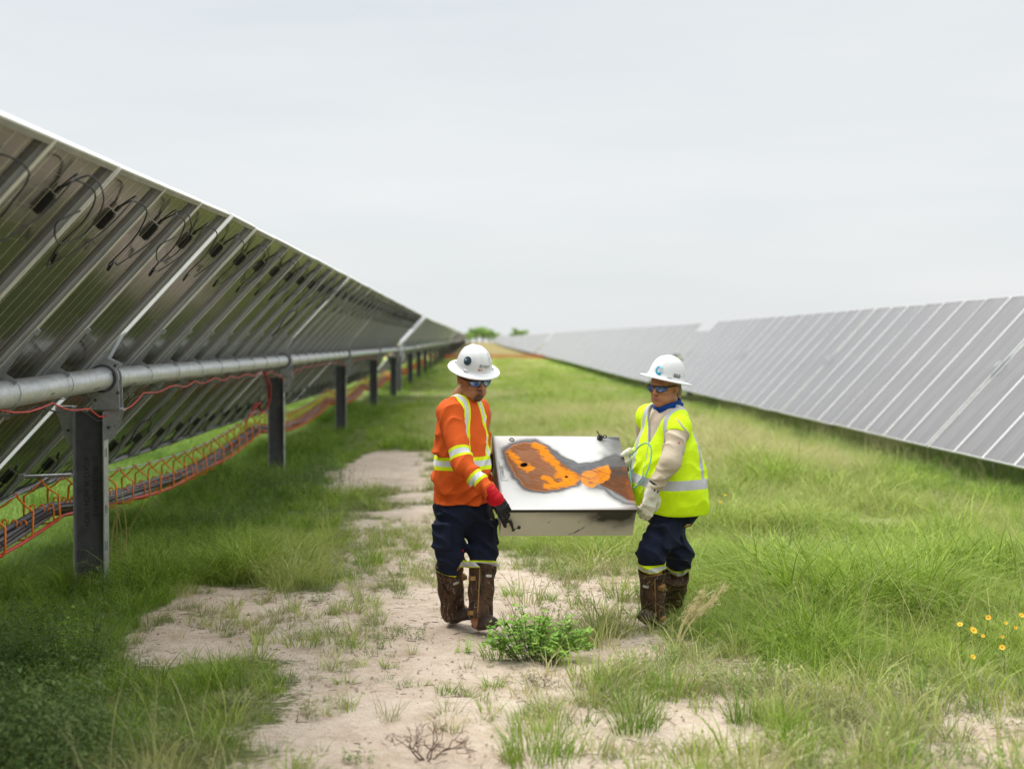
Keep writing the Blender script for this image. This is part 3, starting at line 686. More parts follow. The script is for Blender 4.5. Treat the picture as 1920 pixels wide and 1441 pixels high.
# individual plants
def at_ground(px, py): x, y = G(px, py); return (x, y, 0.0)
M_bushleaf = blade_mat('bush_leaf', (.15, .33, .035), (.45, .62, .12), (.5, .56, .2), .35, False)
M_stem = simple('plant_stem', (.10, .14, .04), .7); M_dead = simple('dead_wood', (.13, .085, .065), .9, 0, .3); M_dry = simple('dry_grass', (.52, .42, .22), .8, 0, .2)
def leafy_bush():
    r = np.random.default_rng(4); root = empty('leafy_bush', at_ground(1000, 1238)); tag(root, 'low bright green leafy bush on the sand in front of the workers', 'bush')
    V = []; F = []; A = []; B = []; st_ = MB()
    for i in range(66):
        a = r.uniform(0, 6.283); sp = r.uniform(.0, 1)**.6; tip = np.array([math.cos(a)*.34*sp, math.sin(a)*.24*sp, (.25-.13*sp*sp)*r.uniform(.35, 1.25)]); p0 = np.array([tip[0]*.3, tip[1]*.3, -.01]); mid = p0*.4+tip*.6+np.array([0, 0, .03])
        P_ = spline([p0, mid, tip], 4); st_.tube(P_, .0022, 4)
        for j in range(17):
            c = P_[r.integers(2, len(P_))]+r.normal(0, .012, 3); a2 = r.uniform(0, 6.283); u = np.array([math.cos(a2), math.sin(a2), r.uniform(-.1, .8)]); u /= np.linalg.norm(u)
            s = np.cross(u, (0, 0, 1)); s /= np.linalg.norm(s); Lf = r.uniform(.020, .046); w = Lf*.34; k = len(V); n_ = np.cross(s, u)*.006
            V += [tuple(c), tuple(c+u*Lf*.3+s*w-n_), tuple(c+u*Lf*.68+s*w*.75-n_), tuple(c+u*Lf), tuple(c+u*Lf*.68-s*w*.75-n_), tuple(c+u*Lf*.3-s*w-n_)]
            F += [(k, k+1, k+2, k+3), (k, k+3, k+4, k+5)]; q = r.random(); A += [.2]*6; B += [q]*6
    link('foliage', blade_mesh('foliage', [(V, F, A, B)], M_bushleaf), root); st_.build('stem', M_stem, root)
leafy_bush()
def small_leafy(name, px, py, h, n, label, cat='plant', ll=.05, group=None, mat=None, sp=.05):
    me = blade_mesh('foliage', [leafy(n, h, sp, ll, ll*.3, int(px))], mat or M_leafd); o = link(name, me, None, at_ground(px, py)); tag(o, label, cat, group)
small_leafy('weed_plant', 872, 1222, .12, 7, 'little broad-leaved weed on the sand left of the bright bush', ll=.035, mat=M_bushleaf)
small_leafy('feathery_plant', 130, 1262, .36, 8, 'bright feathery young plant rising from dark weeds by the near post', ll=.06, mat=M_bushleaf, sp=.09)
def dead_shrub(px, py, s, label, seed):
    r = random.Random(seed); b = MB()
    def br(p, d, l, rad_, k):
        q = p+d*l; m = (p+q)/2+np.array([r.gauss(0, .01) for _ in range(3)]); b.tube([p, m, q], [rad_, rad_*.85, rad_*.65], 5)
        if k:
            for _ in range(r.choice((2, 2, 3))):
                e = d+np.array([r.gauss(0, .6), r.gauss(0, .6), r.gauss(.1, .4)]); e /= np.linalg.norm(e); br(q, e, l*r.uniform(.6, .85), rad_*.65, k-1)
    for i in range(5):
        a = i*1.25; d = np.array([math.cos(a), math.sin(a)*.6, .75]); d /= np.linalg.norm(d); br(np.array([0, 0, -.01]), d, .085*s, .005*s, 3)
    o = b.build('dead_shrub', M_dead, None, True, at_ground(px, py)); tag(o, label, 'dead shrub')
dead_shrub(800, 1425, 1.0, 'leafless dark twiggy shrub on the sand at the bottom edge', 3)
dead_shrub(1018, 1290, .45, 'small grey bare twig bundle on the sand beyond the near grass', 9)
def clump(name, px, py, n, h, sp, label, mat=None, w=.005, droop=.5, seed=0, head=0, lean=.3, group=None, cat='grass clump'):
    o = link(name, blade_mesh(name, [blades(n, h, sp, w, droop, 200+seed, head, lean)], mat or M_grassl), None, at_ground(px, py)); tag(o, label, cat, group)
M_grassl = blade_mat('clump_blade', (.07, .17, .008), (.36, .52, .05), (.55, .50, .25), .27, False)
M_grassd = blade_mat('dry_clump_blade', (.40, .32, .15), (.58, .48, .26), (.66, .56, .34), .3, False)
g_ = 'grass clumps standing on the sand'
for i, (px, py, n, h, sp, lab) in enumerate((
    (1010, 1425, 150, .28, .17, 'big soft grass clump on the sand at the bottom centre'), (1190, 1375, 90, .32, .10, 'upright bright grass clump right of the bottom centre'),
    (960, 1118, 70, .17, .08, 'grass clump directly behind the boots of the orange-shirted worker'), (1026, 1125, 60, .15, .07, 'round grass tuft midway between the two workers'),
    (836, 1302, 45, .13, .05, 'lone small tuft on bare sand below the left worker'), (925, 1290, 55, .12, .06, 'compact tuft just below the leafy bush'),
    (1200, 1300, 170, .24, .26, 'wide mound of mixed grass on the sand below the right worker'), (1390, 1352, 60, .22, .07, 'tuft at the edge of the sand below the tall field grass'),
    (1460, 1385, 60, .28, .06, 'thin upright tuft on the pale sand at the lower right'), (1500, 1425, 70, .24, .08, 'darker upright tuft at the bottom right edge'),
    (1000, 1338, 50, .10, .07, 'flat greyish tuft on the sand above the big soft clump'), (690, 1058, 90, .22, .12, 'grass clump at the left edge of the path behind the left worker'),
    (645, 1280, 36, .09, .05, 'tiny tuft beside the grass bank on the left of the sand'), (730, 1250, 30, .10, .04, 'sparse spiky tuft on open sand left of the worker'),
    (930, 1235, 60, .20, .10, 'loose grass growing on the left flank of the leafy bush'), (1085, 1215, 90, .22, .12, 'loose grass growing on the right flank of the leafy bush'),
    (780, 1285, 34, .07, .06, 'low dark tuft on open sand'),)):
    clump('grass_clump', px, py, int(n*1.5), h, sp, lab, seed=i, group=g_, droop=.45 if h > .2 else .6, w=.0048)
# dry feathery grass stalk beside the right worker
def plume():
    root = empty('dry_plume_grass', at_ground(1262, 1228)); tag(root, 'pale dry plume grass leaning right beside the right worker', 'grass plant')
    b = MB(); r = random.Random(2); 
    for s in range(4):
        tip = np.array([.10+.05*s+r.uniform(-.03, .03), r.uniform(-.05, .05), .36+r.uniform(-.1, .04)]); P_ = spline([(0, 0, 0), tip*.5+(-.015, 0, .03), tip], 6); b.tube(P_, .0022, 4)
        for j in range(130):
            t = r.uniform(.55, 1.05); c = P_[min(int(t*len(P_)), len(P_)-1)]+np.array([r.gauss(0, .014), r.gauss(0, .014), r.gauss(0, .016)]); b.tube([c, c+np.array([r.uniform(0, .03), r.gauss(0, .012), r.uniform(0, .03)])], .0009, 3, cap=False)
    b.build('plume', M_dry, root)
    link('blade', blade_mesh('b', [blades(40, .30, .08, .004, .8, 77, 0, .5)], M_grassd), root)
plume()
b = MB(); r = random.Random(8)       # tall seed stalks beside the near post
for k in range(5):
    x = r.uniform(-.05, .08); P_ = spline([(x, 0, 0), (x+.02, 0, .4), (x+.05*r.uniform(-1, 2), .02, .68+r.uniform(-.1, .1))], 6); b.tube(P_, .003, 4)
b.tube(spline([(.02, 0, .1), (.12, -.02, .4), (.24, -.03, .62)], 6), .0025, 4); b.tube(spline([(.02, 0, .35), (.08, -.02, .42), (.14, -.03, .44)], 4), .002, 4)
o = b.build('seed_stalk', simple('dry_stalk', (.34, .29, .10), .8), None, True, tuple(np.array(at_ground(212, 1100)))); tag(o, 'tall dry yellow stalks standing right of the nearest post', 'grass plant')
# yellow flowers
M_yel = simple('yellow_petal', (.85, .48, .01), .6, 0, .1); M_ctr = simple('flower_centre', (.45, .22, .01), .7)
def flower_proto(): 
    root = empty('yellow_flower'); b = MB()
    for k in range(9):
        a = k*2*math.pi/9; u = np.array([math.cos(a), math.sin(a), .18]); s = np.array([-math.sin(a), math.cos(a), 0]); b.add([u*.004, u*.012+s*.0055, u*.021+s*.0035, u*.021-s*.0035, u*.012-s*.0055], [(0, 1, 2, 3, 4)])
    b.build('petals', M_yel, root); c = MB(); c.tube([(0, 0, -.002), (0, 0, .003), (0, 0, .006)], [.006, .006, .003], 8); c.build('flower_centre', M_ctr, root)
    d = MB(); d.tube(spline([(0, 0, 0), (.01, .005, -.18), (0, 0, -.45)], 5), .0016, 4); d.build('stem', M_stem, root); return root
fl = [(1800, 1170, 1.2, 'small yellow flower at the left end of the flower group'), (1825, 1181, 1.7, 'largest yellow flower of the group in the right grass'), (1853, 1157, 1.2, 'uppermost broad yellow flower of the group'),
      (1843, 1192, .8, 'tiny yellow bud right below the largest flower'), (1879, 1193, .8, 'tiny yellow bud in the middle right of the group'), (1886, 1168, .7, 'small yellow bloom with short petals near the right edge'), (1904, 1176, .8, 'small yellow bloom among blades at the right edge'),
      (1915, 1153, 1.2, 'yellow flower touching the right picture edge'), (1879, 1213, 1.2, 'lower yellow flower tipped sideways'), (1824, 1231, 1.1, 'lowest pale yellow flower of the group'), (1350, 940, 1.0, 'yellow flower half hidden in grass behind the right worker'), (1360, 928, .8, 'second yellow flower half hidden behind the right worker')]
fp = flower_proto()
for i, (px, py, s, lab) in enumerate(fl):
    o = fp if i == 0 else copy_tree(fp); Yf = 7.35+(1231-py)*.010 if px > 1500 else 13.5
    o.location = W(px, py, Yf); o.rotation_euler = (rad(35+(i*37) % 25), rad((i*53) % 30-15), .3*math.sin(i*2.1)); s *= .62; o.scale = (s, s, 1); tag(o, lab, 'flower', 'yellow flowers in the grass on the right')

# far trees
M_treeleaf = blade_mat('tree_leaf', (.22, .38, .09), (.42, .60, .17), (.5, .6, .25), .2, False); M_bark = simple('bark', (.12, .09, .07), .9)
def tree(x, y, h, w, seed, label):
    r = np.random.default_rng(seed); z = float(terr(x, y)); root = empty('tree', (x, y, z)); tag(root, label, 'tree', 'trees on the horizon')
    b = MB(); b.tube([(0, 0, -.3), (.1, 0, h*.3), (0, .1, h*.6)], [.28, .2, .08], 8)
    cs = []
    for k in range(9):
        a = r.uniform(0, 6.283); c = np.array([math.cos(a)*w*.34*r.random(), math.sin(a)*w*.3*r.random(), h*r.uniform(.35, .85)]); cs.append((c, w*r.uniform(.14, .26))); b.tube([(0, 0, h*.2), tuple(c*.6+np.array([0, 0, h*.08])), tuple(c)], [.11, .07, .03], 5)
    b.build('trunk', M_bark, root, True)
    V = []; F = []; A = []; B = []
    for c, rr in cs:
        for j in range(240):
            u = r.normal(0, 1, 3); u /= np.linalg.norm(u); p = c+u*rr*r.uniform(.3, 1.05)*np.array([1, 1, .8]); p[2] = max(p[2], .3); s = .2*r.uniform(.6, 1.5); d1 = r.normal(0, 1, 3); d1 /= np.linalg.norm(d1); d2 = np.cross(d1, r.normal(0, 1, 3)); d2 /= np.linalg.norm(d2)
            k = len(V); V += [tuple(p+d1*s), tuple(p+d2*s*.7), tuple(p-d1*s), tuple(p-d2*s*.7)]; F.append((k, k+1, k+2, k+3)); q = r.random(); A += [.2]*4; B += [q]*4
    link('crown', blade_mesh('crown', [(V, F, A, B)], M_treeleaf), root)
def treepos(px, Y): return (px-888)/2767*Y
for i, (px, h, w, lab) in enumerate(((880, 4.4, 5.0, 'small rounded tree right behind the end of the left row'), (893, 6.0, 6.5, 'taller tree, second from the left on the horizon'), (905, 7.0, 7.5, 'tallest green tree of the horizon group'), (918, 5.8, 6.5, 'broad tree at the right end of the left group'), (930, 4.2, 5.0, 'lowest tree beside the far end of the right row'),
                                    (966, 6.2, 5.5, 'separate low tree showing above the right row'), (980, 5.4, 5.5, 'faint tree furthest right above the right row'))):
    tree(treepos(px, 590+i*6), 590+i*6, h, w, i, lab)
# ------------------------------------------------------------------ enclosure carried by the two workers
BC = np.array([.544, 9.15, .913]); BH = (.4055, .360, .103)
def rotm(a, b, c):
    return np.array(Matrix.Rotation(a, 3, 'Z') @ Matrix.Rotation(b, 3, 'X') @ Matrix.Rotation(c, 3, 'Y'))
BR = rotm(.0833, .5852, .0138)
def BP(u, v, w=1.0): return BC+BR@(np.array([(2*u-1)*BH[0], (1-2*v)*BH[1], w*BH[2]]))   # u right, v down the lid, w outwards
def enclosure():
    root = empty('metal_enclosure'); tag(root, 'white metal electrical enclosure with scorched rusty lid, carried between the two workers', 'metal box')
    root.location = BC; root.rotation_euler = Matrix(BR.tolist()).to_euler()
    b = MB(); x, y, z = BH; t = .004; zt = z-.014
    b.box((0, -y+t/2, (-z+zt)/2), (x, t/2, (z+zt)/2)); b.box((0, y-t/2, (-z+zt)/2), (x, t/2, (z+zt)/2))
    b.box((-x+t/2, 0, (-z+zt)/2), (t/2, y-t, (z+zt)/2)); b.box((x-t/2, 0, (-z+zt)/2), (t/2, y-t, (z+zt)/2)); b.box((0, 0, -z+t/2), (x-t, y-t, t/2))
    M = Mat('box_body_paint'); ob = M.obj()
    def near(c, r0, r1, sx=(1, 1, 1)):
        d = M.n('ShaderNodeVectorMath', operation='SUBTRACT'); M.l(ob, d.inputs[0]); d.inputs[1].default_value = c
        e = M.n('ShaderNodeVectorMath', operation='MULTIPLY'); M.l(d.outputs[0], e.inputs[0]); e.inputs[1].default_value = sx
        l = M.n('ShaderNodeVectorMath', operation='LENGTH'); M.l(e.outputs[0], l.inputs[0]); return M.mr(M.math('ADD', l.outputs['Value'], M.math('MULTIPLY', M.noise(14, 4), .12)), r0, r1, 1, 0)
    c = M.ramp(M.noise(5, 5), [(.3, (.55, .52, .45)), (.7, (.66, .64, .57))])
    c = M.mix(M.math('MULTIPLY', near((.33, -y, zt), .05, .30, (.55, 1, 1.6)), .93), c, (.035, .03, .025))
    c = M.mix(M.math('MULTIPLY', near((.05, -y, zt), .05, .22, (.25, 1, 2.2)), .45), c, (.22, .19, .15))
    c = M.mix(M.math('MULTIPLY', near((-x, 0, 0), .1, .5, (1, 1, 1)), .75), c, (.10, .055, .04))
    sc = M.mr(M.noise(16, 3, stretch=(1, 1, 3)), .72, .76, 0, .8); c = M.mix(sc, c, (.12, .11, .10))
    M.set(c, .45, 0, .4); b.build('box_body', M.m, root)
    nu, nv = 160, 44; U, V_ = np.meshgrid(np.linspace(0, 1, nu), np.linspace(0, 1, nv)); u = U.ravel(); v = V_.ravel(); q = np.stack([u*2, v*.5], 1)
    Pf = np.column_stack([(2*u-1)*x, np.full(len(u), -y-.0012), -z+v*(zt+z)]); nn = vnoise(q, 6, 4)-.5; ns = vnoise(q+9, 30, 3)-.5
    cf = np.tile((.60, .55, .46), (len(u), 1))*(1+.16*nn[:, None]+.05*ns[:, None]); 
    sm_ = np.exp(-(((u-.86)/.20)**2+((v-1.02)/.60)**2)*(1-1.6*nn)); sm_ = np.clip(sm_*1.5, 0, 1); cf = cf*(1-.97*sm_[:, None])+np.array((.008, .007, .005))*.97*sm_[:, None]
    sm_ = np.exp(-(((u-.60)/.36)**2+((v-1.03)/.22)**2)); cf = cf*(1-.85*sm_[:, None])+np.array((.06, .05, .04))*.85*sm_[:, None]
    sm_ = np.exp(-((v-1)/.05)**2)*(u < .25); cf = cf*(1-.8*sm_[:, None])+.02*sm_[:, None]
    for (sx, sy, ex, ey) in ((.55, .10, .64, .42), (.57, .16, .62, .30), (.52, .05, .58, .20), (.35, .55, .37, .6), (.58, .55, .585, .62)):
        t_ = np.clip(((u-sx)*(ex-sx)*16+(v-sy)*(ey-sy))/((ex-sx)**2*16+(ey-sy)**2), 0, 1); dd = np.hypot((u-sx-t_*(ex-sx))*4, v-sy-t_*(ey-sy)); sm_ = np.exp(-(dd/.025)**2)*np.clip(.6+3*ns, 0, 1); cf = cf*(1-.8*sm_[:, None])+.05*sm_[:, None]
    i = np.arange(nv-1)[:, None]*nu+np.arange(nu-1); me = bpy.data.meshes.new('front_sheet'); me.from_pydata(Pf.tolist(), [], np.stack([i, i+1, i+nu+1, i+nu], -1).reshape(-1, 4).tolist()); cattr(me, 'stain', np.clip(cf, 0, 1))
    M = Mat('front_sheet_paint'); M.set(M.attr('stain').outputs['Color'], .45, 0, .4); me.materials.append(M.m); link('front_sheet', me, root)
    # lid: folded sheet, stains from a fine colour grid
    nu, nv = 300, 260; U, V_ = np.meshgrid(np.linspace(0, 1, nu), np.linspace(0, 1, nv)); P = np.column_stack([(2*U.ravel()-1)*(x+.003), (1-2*V_.ravel())*(y+.003), np.full(U.size, z)])
    u, v = U.ravel(), V_.ravel(); q = np.stack([u*1.13, v], 1)
    n1 = vnoise(q+2, 7, 4)-.5; n2 = vnoise(q+8, 28, 4)-.5; n3 = vnoise(np.stack([q[:, 0]+.6*q[:, 1], (q[:, 1]-.4*q[:, 0])*6], 1)+4, 16, 4)-.5
    def el(cx, cy, rx, ry, ang=0):
        a = math.radians(ang); X = (u-cx)*1.13; Y = v-cy; x_ = (X*math.cos(a)+Y*math.sin(a))/rx; y_ = (-X*math.sin(a)+Y*math.cos(a))/ry; return 1-np.sqrt(x_*x_+y_*y_)
    def smx(a, b, k=.12): h = np.clip(.5+.5*(b-a)/k, 0, 1); return a*(1-h)+b*h+k*h*(1-h)
    u = u+(vnoise(q+50, 4.5, 3)-.5)*.075*sstep(0, .1, u)*sstep(1, .9, u); v = v+(vnoise(q+57, 5, 3)-.5)*.085*sstep(0, .1, v)*sstep(1, .9, v)
    UV = np.stack([u*1.13, v], 1)
    def pol(P_): P_ = np.array(P_, float); P_[:, 0] *= 1.13; return poly_sd(UV, P_)
    pear = 4*pol([(.088, .2), (.14, .12), (.22, .075), (.31, .075), (.39, .13), (.44, .24), (.50, .36), (.56, .46), (.625, .535), (.62, .60), (.56, .675), (.49, .71), (.42, .76), (.34, .775), (.26, .745), (.19, .68), (.135, .58), (.10, .47), (.085, .32)])+.26*n1
    b2 = 4*pol([(.632, .56), (.67, .49), (.74, .455), (.80, .45), (.875, .42), (.88, .50), (.86, .58), (.80, .66), (.72, .70), (.66, .69), (.63, .63)])+.45*n1
    tail = 4*pol([(.76, .47), (1.1, .44), (1.1, .96), (.94, .86), (.85, .745), (.76, .69)])
    greyb = 4*pol([(.40, .16), (.47, .25), (.53, .34), (.64, .385), (.80, .375), (.93, .29), (1.05, .38), (1.05, .49), (.8, .47), (.65, .53), (.58, .50), (.50, .40), (.44, .30)])
    lowc = 4*pol([(.68, .705), (.78, .725), (.85, .84), (.91, .91), (1.05, .97), (1.05, .88), (.94, .83), (.85, .72), (.76, .67)])
    wh = (.62, .61, .585)
    col = np.tile(wh, (len(u), 1)).astype(float)*(1+.05*n1[:, None])
    def lay(f, c, k=1.0):
        nonlocal col
        f = np.clip(f, 0, 1)[:, None]*k; col = col*(1-f)+np.asarray(c)*f
    halo = smx(smx(pear, b2, .2), tail*.6, .3)
    lay(sstep(-.55, -.05, halo+.10*n1), (.28, .25, .215), .45)
    lay(sstep(-.30, .12, greyb+.25*n1), (.060, .060, .066), .96); lay(sstep(.0, .2, greyb)*np.clip(.1+3*n3, 0, 1), (.20, .195, .19), .7); lay(np.exp(-((greyb+.06+.1*n1)/.07)**2)*(v < .47), (.015, .015, .016), .75)
    lay(sstep(-.22, -.04, pear)*(1-sstep(.0, .05, pear)), (.075, .075, .08), .97); lay(sstep(-.25, .05, lowc+.2*n1), (.16, .165, .17), .92); lay(np.exp(-((lowc-.03)/.06)**2)*np.clip(.8+2*n1, 0, 1), (.03, .03, .034), .85)
    lay(sstep(.80, 1.0, u+.15*n1+.05*(1-v))*sstep(.75, .1, v), (.085, .083, .08), .9)
    arc = np.exp(-(((el(.82, .22, .40, .22, 8))+.03)/.11)**2)*sstep(.78, .9, u+.0*v); lay(arc*1.0, (.03, .03, .03), .85)
    rust = (.20, .070, .022)
    lay(sstep(-.03, .06, tail+.25*n1), (.13, .048, .018)); lay(sstep(.0, .25, tail)*np.clip(.5+3*n3, 0, 1), (.05, .025, .014), .75); lay(sstep(.9, 1.0, u)*sstep(.3, .5, v)*np.clip(.5+3*n2, 0, 1), (.30, .075, .015), .6)
    lay(np.exp(-((v-.52)/.06)**2)*sstep(.80, .95, u), (.05, .045, .04), .8)
    lay(sstep(-.07, .09, pear+.05*n1), rust)
    lay(sstep(.0, .3, pear)*np.clip(.5+2.6*n3, 0, 1), (.27, .14, .085), .6); lay(sstep(.1, .3, pear)*np.clip(3*vnoise(q+20, 5, 3)-1.55, 0, 1), (.15, .13, .115), .65)
    orange = (.64, .205, .003)
    band = lambda x0, y0, x1, y1, w: 1-np.abs(((u-x0)*1.13*(y1-y0)-(v-y0)*(x1-x0)*1.13)/math.hypot((x1-x0)*1.13, y1-y0))/w
    onseg = lambda x0, y0, x1, y1: sstep(-.08, .06, ((u-x0)*1.13*(x1-x0)*1.13+(v-y0)*(y1-y0))/(((x1-x0)*1.13)**2+(y1-y0)**2))*sstep(1.08, .94, ((u-x0)*1.13*(x1-x0)*1.13+(v-y0)*(y1-y0))/(((x1-x0)*1.13)**2+(y1-y0)**2))
    m = np.clip(1.0+3.0*n3+1.2*n2, 0, 1)
    for a in ((.33, .09, .50, .52, .06), (.34, .70, .56, .66, .055), (.50, .50, .56, .66, .10), (.105, .20, .22, .44, .04), (.19, .40, .27, .48, .05), (.35, .55, .42, .70, .04)):
        a = (*a[:4], a[4]*1.25); lay(sstep(.0, .42, np.clip(band(*a), 0, 1)*onseg(*a[:4])+1.9*n3+1.0*n2-.12)*(np.clip(band(*a), 0, 1)*onseg(*a[:4]) > .02)*sstep(-.08, .06, pear)*np.clip(band(*a)*5, 0, 1), orange, .93)
    ring = np.exp(-((pear-.07+.05*n1)/.045)**2)*np.clip(.2+2.8*n3, 0, 1); lay(ring, (.42, .15, .012), .8)
    lay(sstep(-.02, .05, b2), rust)
    lay(sstep(-.02, .05, b2+.10*n1)*np.clip(.85+3.6*n3+1.2*n2, 0, 1), orange); lay(sstep(.1, .4, b2)*np.clip(3*n3, 0, 1), (.22, .07, .012), .85)
    lay(np.exp(-((lowc-.22)/.08)**2)*np.clip(.4+3*n3, 0, 1), (.45, .36, .22), .7)
    lay(sstep(.86, .99, u)*sstep(.90, .99, v+.2*n1), (.12, .12, .13), .8); lay(sstep(.955, .995, v+.0*u)*sstep(.2, .9, u), (.16, .12, .09), .7)
    lay(sstep(.025, .0, u), (.05, .04, .035), .8); lay(sstep(.02, .0, v)*sstep(.3, .9, u), (.3, .28, .25), .6)
    for k in range(14):      # scratches
        a = RNG.uniform(.42, .78), RNG.uniform(.12, .36); b_ = a[0]+RNG.uniform(-.06, .08), a[1]+RNG.uniform(-.03, .03); lay(np.clip(band(*a, *b_, .004), 0, 1)*onseg(*a, *b_), (.2, .2, .2), .6)
    hole = np.maximum(el(.215, .40, .026, .034)+.25*n2, el(.525, .575, .016, .019)+.4*n2); lay(sstep(-.9, .2, hole), (.15, .07, .03), .6); lay(sstep(-.05, .05, hole), (.002, .002, .002))
    P[:, 2] += -.012*sstep(.1, .4, pear)*.5+.0015*n2*sstep(-.05, .1, pear)-.02*sstep(0, .3, hole)
    i = np.arange(nv-1)[:, None]*nu+np.arange(nu-1); F = np.stack([i, i+nu, i+nu+1, i+1], -1).reshape(-1, 4).tolist()
    Vl = P.tolist(); n0 = len(Vl); X, Y = x+.003, y+.003; z0 = z-.014
    ring_ = [(-X, Y), (X, Y), (X, -Y), (-X, -Y)]; 
    Vl += [(a, b2_, z-.0002) for a, b2_ in ring_]+[(a, b2_, z0) for a, b2_ in ring_]+[(a*.99, b2_*.99, z0) for a, b2_ in ring_]+[(a*.99, b2_*.99, z-.004-.02) for a, b2_ in ring_]
    for k in range(4):
        k2 = (k+1) % 4; F += [[n0+k, n0+4+k, n0+4+k2, n0+k2], [n0+4+k, n0+8+k, n0+8+k2, n0+4+k2]]
    me = bpy.data.meshes.new('lid'); me.from_pydata(Vl, [], F); me.polygons.foreach_set('use_smooth', [k < (nu-1)*(nv-1) for k in range(len(F))])
    cc = np.concatenate([col, np.tile((.055, .045, .038), (16, 1))]); cattr(me, 'stain', np.clip(cc, 0, 1)); rg = np.concatenate([.45+.5*sstep(-.1, .1, np.maximum(pear, tail)), np.full(16, .5)]); attr(me, 'rgh', rg)
    M = Mat('lid_paint'); M.set(M.attr('stain').outputs['Color'], M.attr('rgh').outputs['Fac'], 0, .22); M.bump(M.noise(60, 4), .08); me.materials.append(M.m); link('lid', me, root)
    # dark rubber seal between lid and body, latch, bolt, hanger, handle with ball
    b = MB(); b.box((0, -y-.0008, z-.0165), (x, .002, .0035)); b.box((-x-.0005, 0, z-.022), (.002, y, .0025)); b.box((x+.0005, 0, z-.022), (.002, y, .0025)); b.build('seal', M_black, root)
    def lp(uu, vv, w): return np.array([(2*uu-1)*x, (1-2*vv)*y, z+w])
    b = MB(); c = lp(.845, .035, 0); b.tube([c, c+(0, 0, .018)], .019, 14); b.tube([c+(0, 0, .018), c+(0, 0, .03)], .012, 10); b.tube([c+(.0, .0, .022), c+(-.022, .02, .05)], .004, 6); t_ = np.linspace(0, 2*math.pi, 12, endpoint=False)
    b.tube([c+np.array([.03+.011*math.cos(a), .0, .02+.011*math.sin(a)]) for a in t_], .0035, 6, closed=True); b.build('latch', M_black, root, True)
    b = MB(); c = lp(.145, .05, 0); b.tube([c+np.array([.014*math.cos(a), .014*math.sin(a), .002]) for a in t_], .004, 6, closed=True); b.build('grommet', simple('old_steel', (.16, .15, .14), .5, .6), root, True)
    b = MB(); c = np.array([-x+.035, -y-.012, z-.03]); d = np.array([.35, -.15, -1.0]); d /= np.linalg.norm(d)
    b.tube([c, c+d*.045], .0035, 8, 0); b.tube([c+d*.045, c+d*.05, c+d*.075, c+d*.08, c+d*.10, c+d*.105], [.008, .011, .011, .008, .008, .006], 12, 1); b.tube([c+d*.105, c+d*.112, c+d*.118], [.006, .010, .010], 12, 1)
    s_ = c+d*.098+np.array([.038, -.006, .008]); tt = np.linspace(-1, 1, 9)*math.pi/2; b.tube([s_+np.array([0, 0, 1])*.0115*math.sin(a) for a in tt], [max(.0115*math.cos(a), .0006) for a in tt], 12, 1); b.tube([c+d*.112, s_], .0025, 6, 1)
    b.build('latch_handle', [simple('bright_steel', (.5, .5, .5), .3, .8), M_black], root, True)
    # stencilled label
    tm = text_mesh('COMBINER', .026, simple('label_ink', (.16, .16, .16), .6), 'label_text', .0002)
    link('label_text', tm, root, tuple(lp(.048, .60, .0012)), (0, 0, math.pi/2))
    b = MB(); a0, a1 = lp(.020, .62, .001), lp(.062, .36, .001)
    for q in ((a0[0], a0[1], a0[0]+.001, a1[1]), (a0[0], a0[1]-.001, a1[0]+.01, a0[1])): b.box(((q[0]+q[2])/2, (q[1]+q[3])/2, z+.0012), (abs(q[2]-q[0])/2+.0007, abs(q[3]-q[1])/2+.0007, .0004))
    b.build('label_border', M_ink, root)
enclosure()

# ------------------------------------------------------------------ bodies as one smooth surface each (signed distance fields -> surface nets)
def seg(p, a, b, ra, rb=None, flat=None):
    rb = ra if rb is None else rb; a = np.asarray(a, np.float32); b = np.asarray(b, np.float32); ab = b-a; w = p-a
    t = np.clip((w@ab)/(ab@ab+1e-9), 0, 1); return np.linalg.norm(w-t[..., None]*ab, axis=-1)-(ra+(rb-ra)*t)
def ell(p, c, r, R=None):
    q = p-np.asarray(c, np.float32)
    if R is not None: q = q@np.asarray(R, np.float32)      # columns of R are the local axes
    r = np.asarray(r, np.float32); k0 = np.linalg.norm(q/r, axis=-1); k1 = np.linalg.norm(q/(r*r), axis=-1)+1e-9; return k0*(k0-1)/k1
def rbox(p, c, h, R, rr):
    q = np.abs((p-np.asarray(c, np.float32))@np.asarray(R, np.float32))-(np.asarray(h, np.float32)-rr)
    return np.linalg.norm(np.maximum(q, 0), axis=-1)+np.minimum(q.max(-1), 0)-rr
def sm(k, *ds):
    d = ds[0]
    for e in ds[1:]:
        h = np.clip(.5+.5*(e-d)/k, 0, 1); d = e*(1-h)+d*h-k*h*(1-h)
    return d
def smax(a, b, k=.01): return -sm(k, -a, -b)
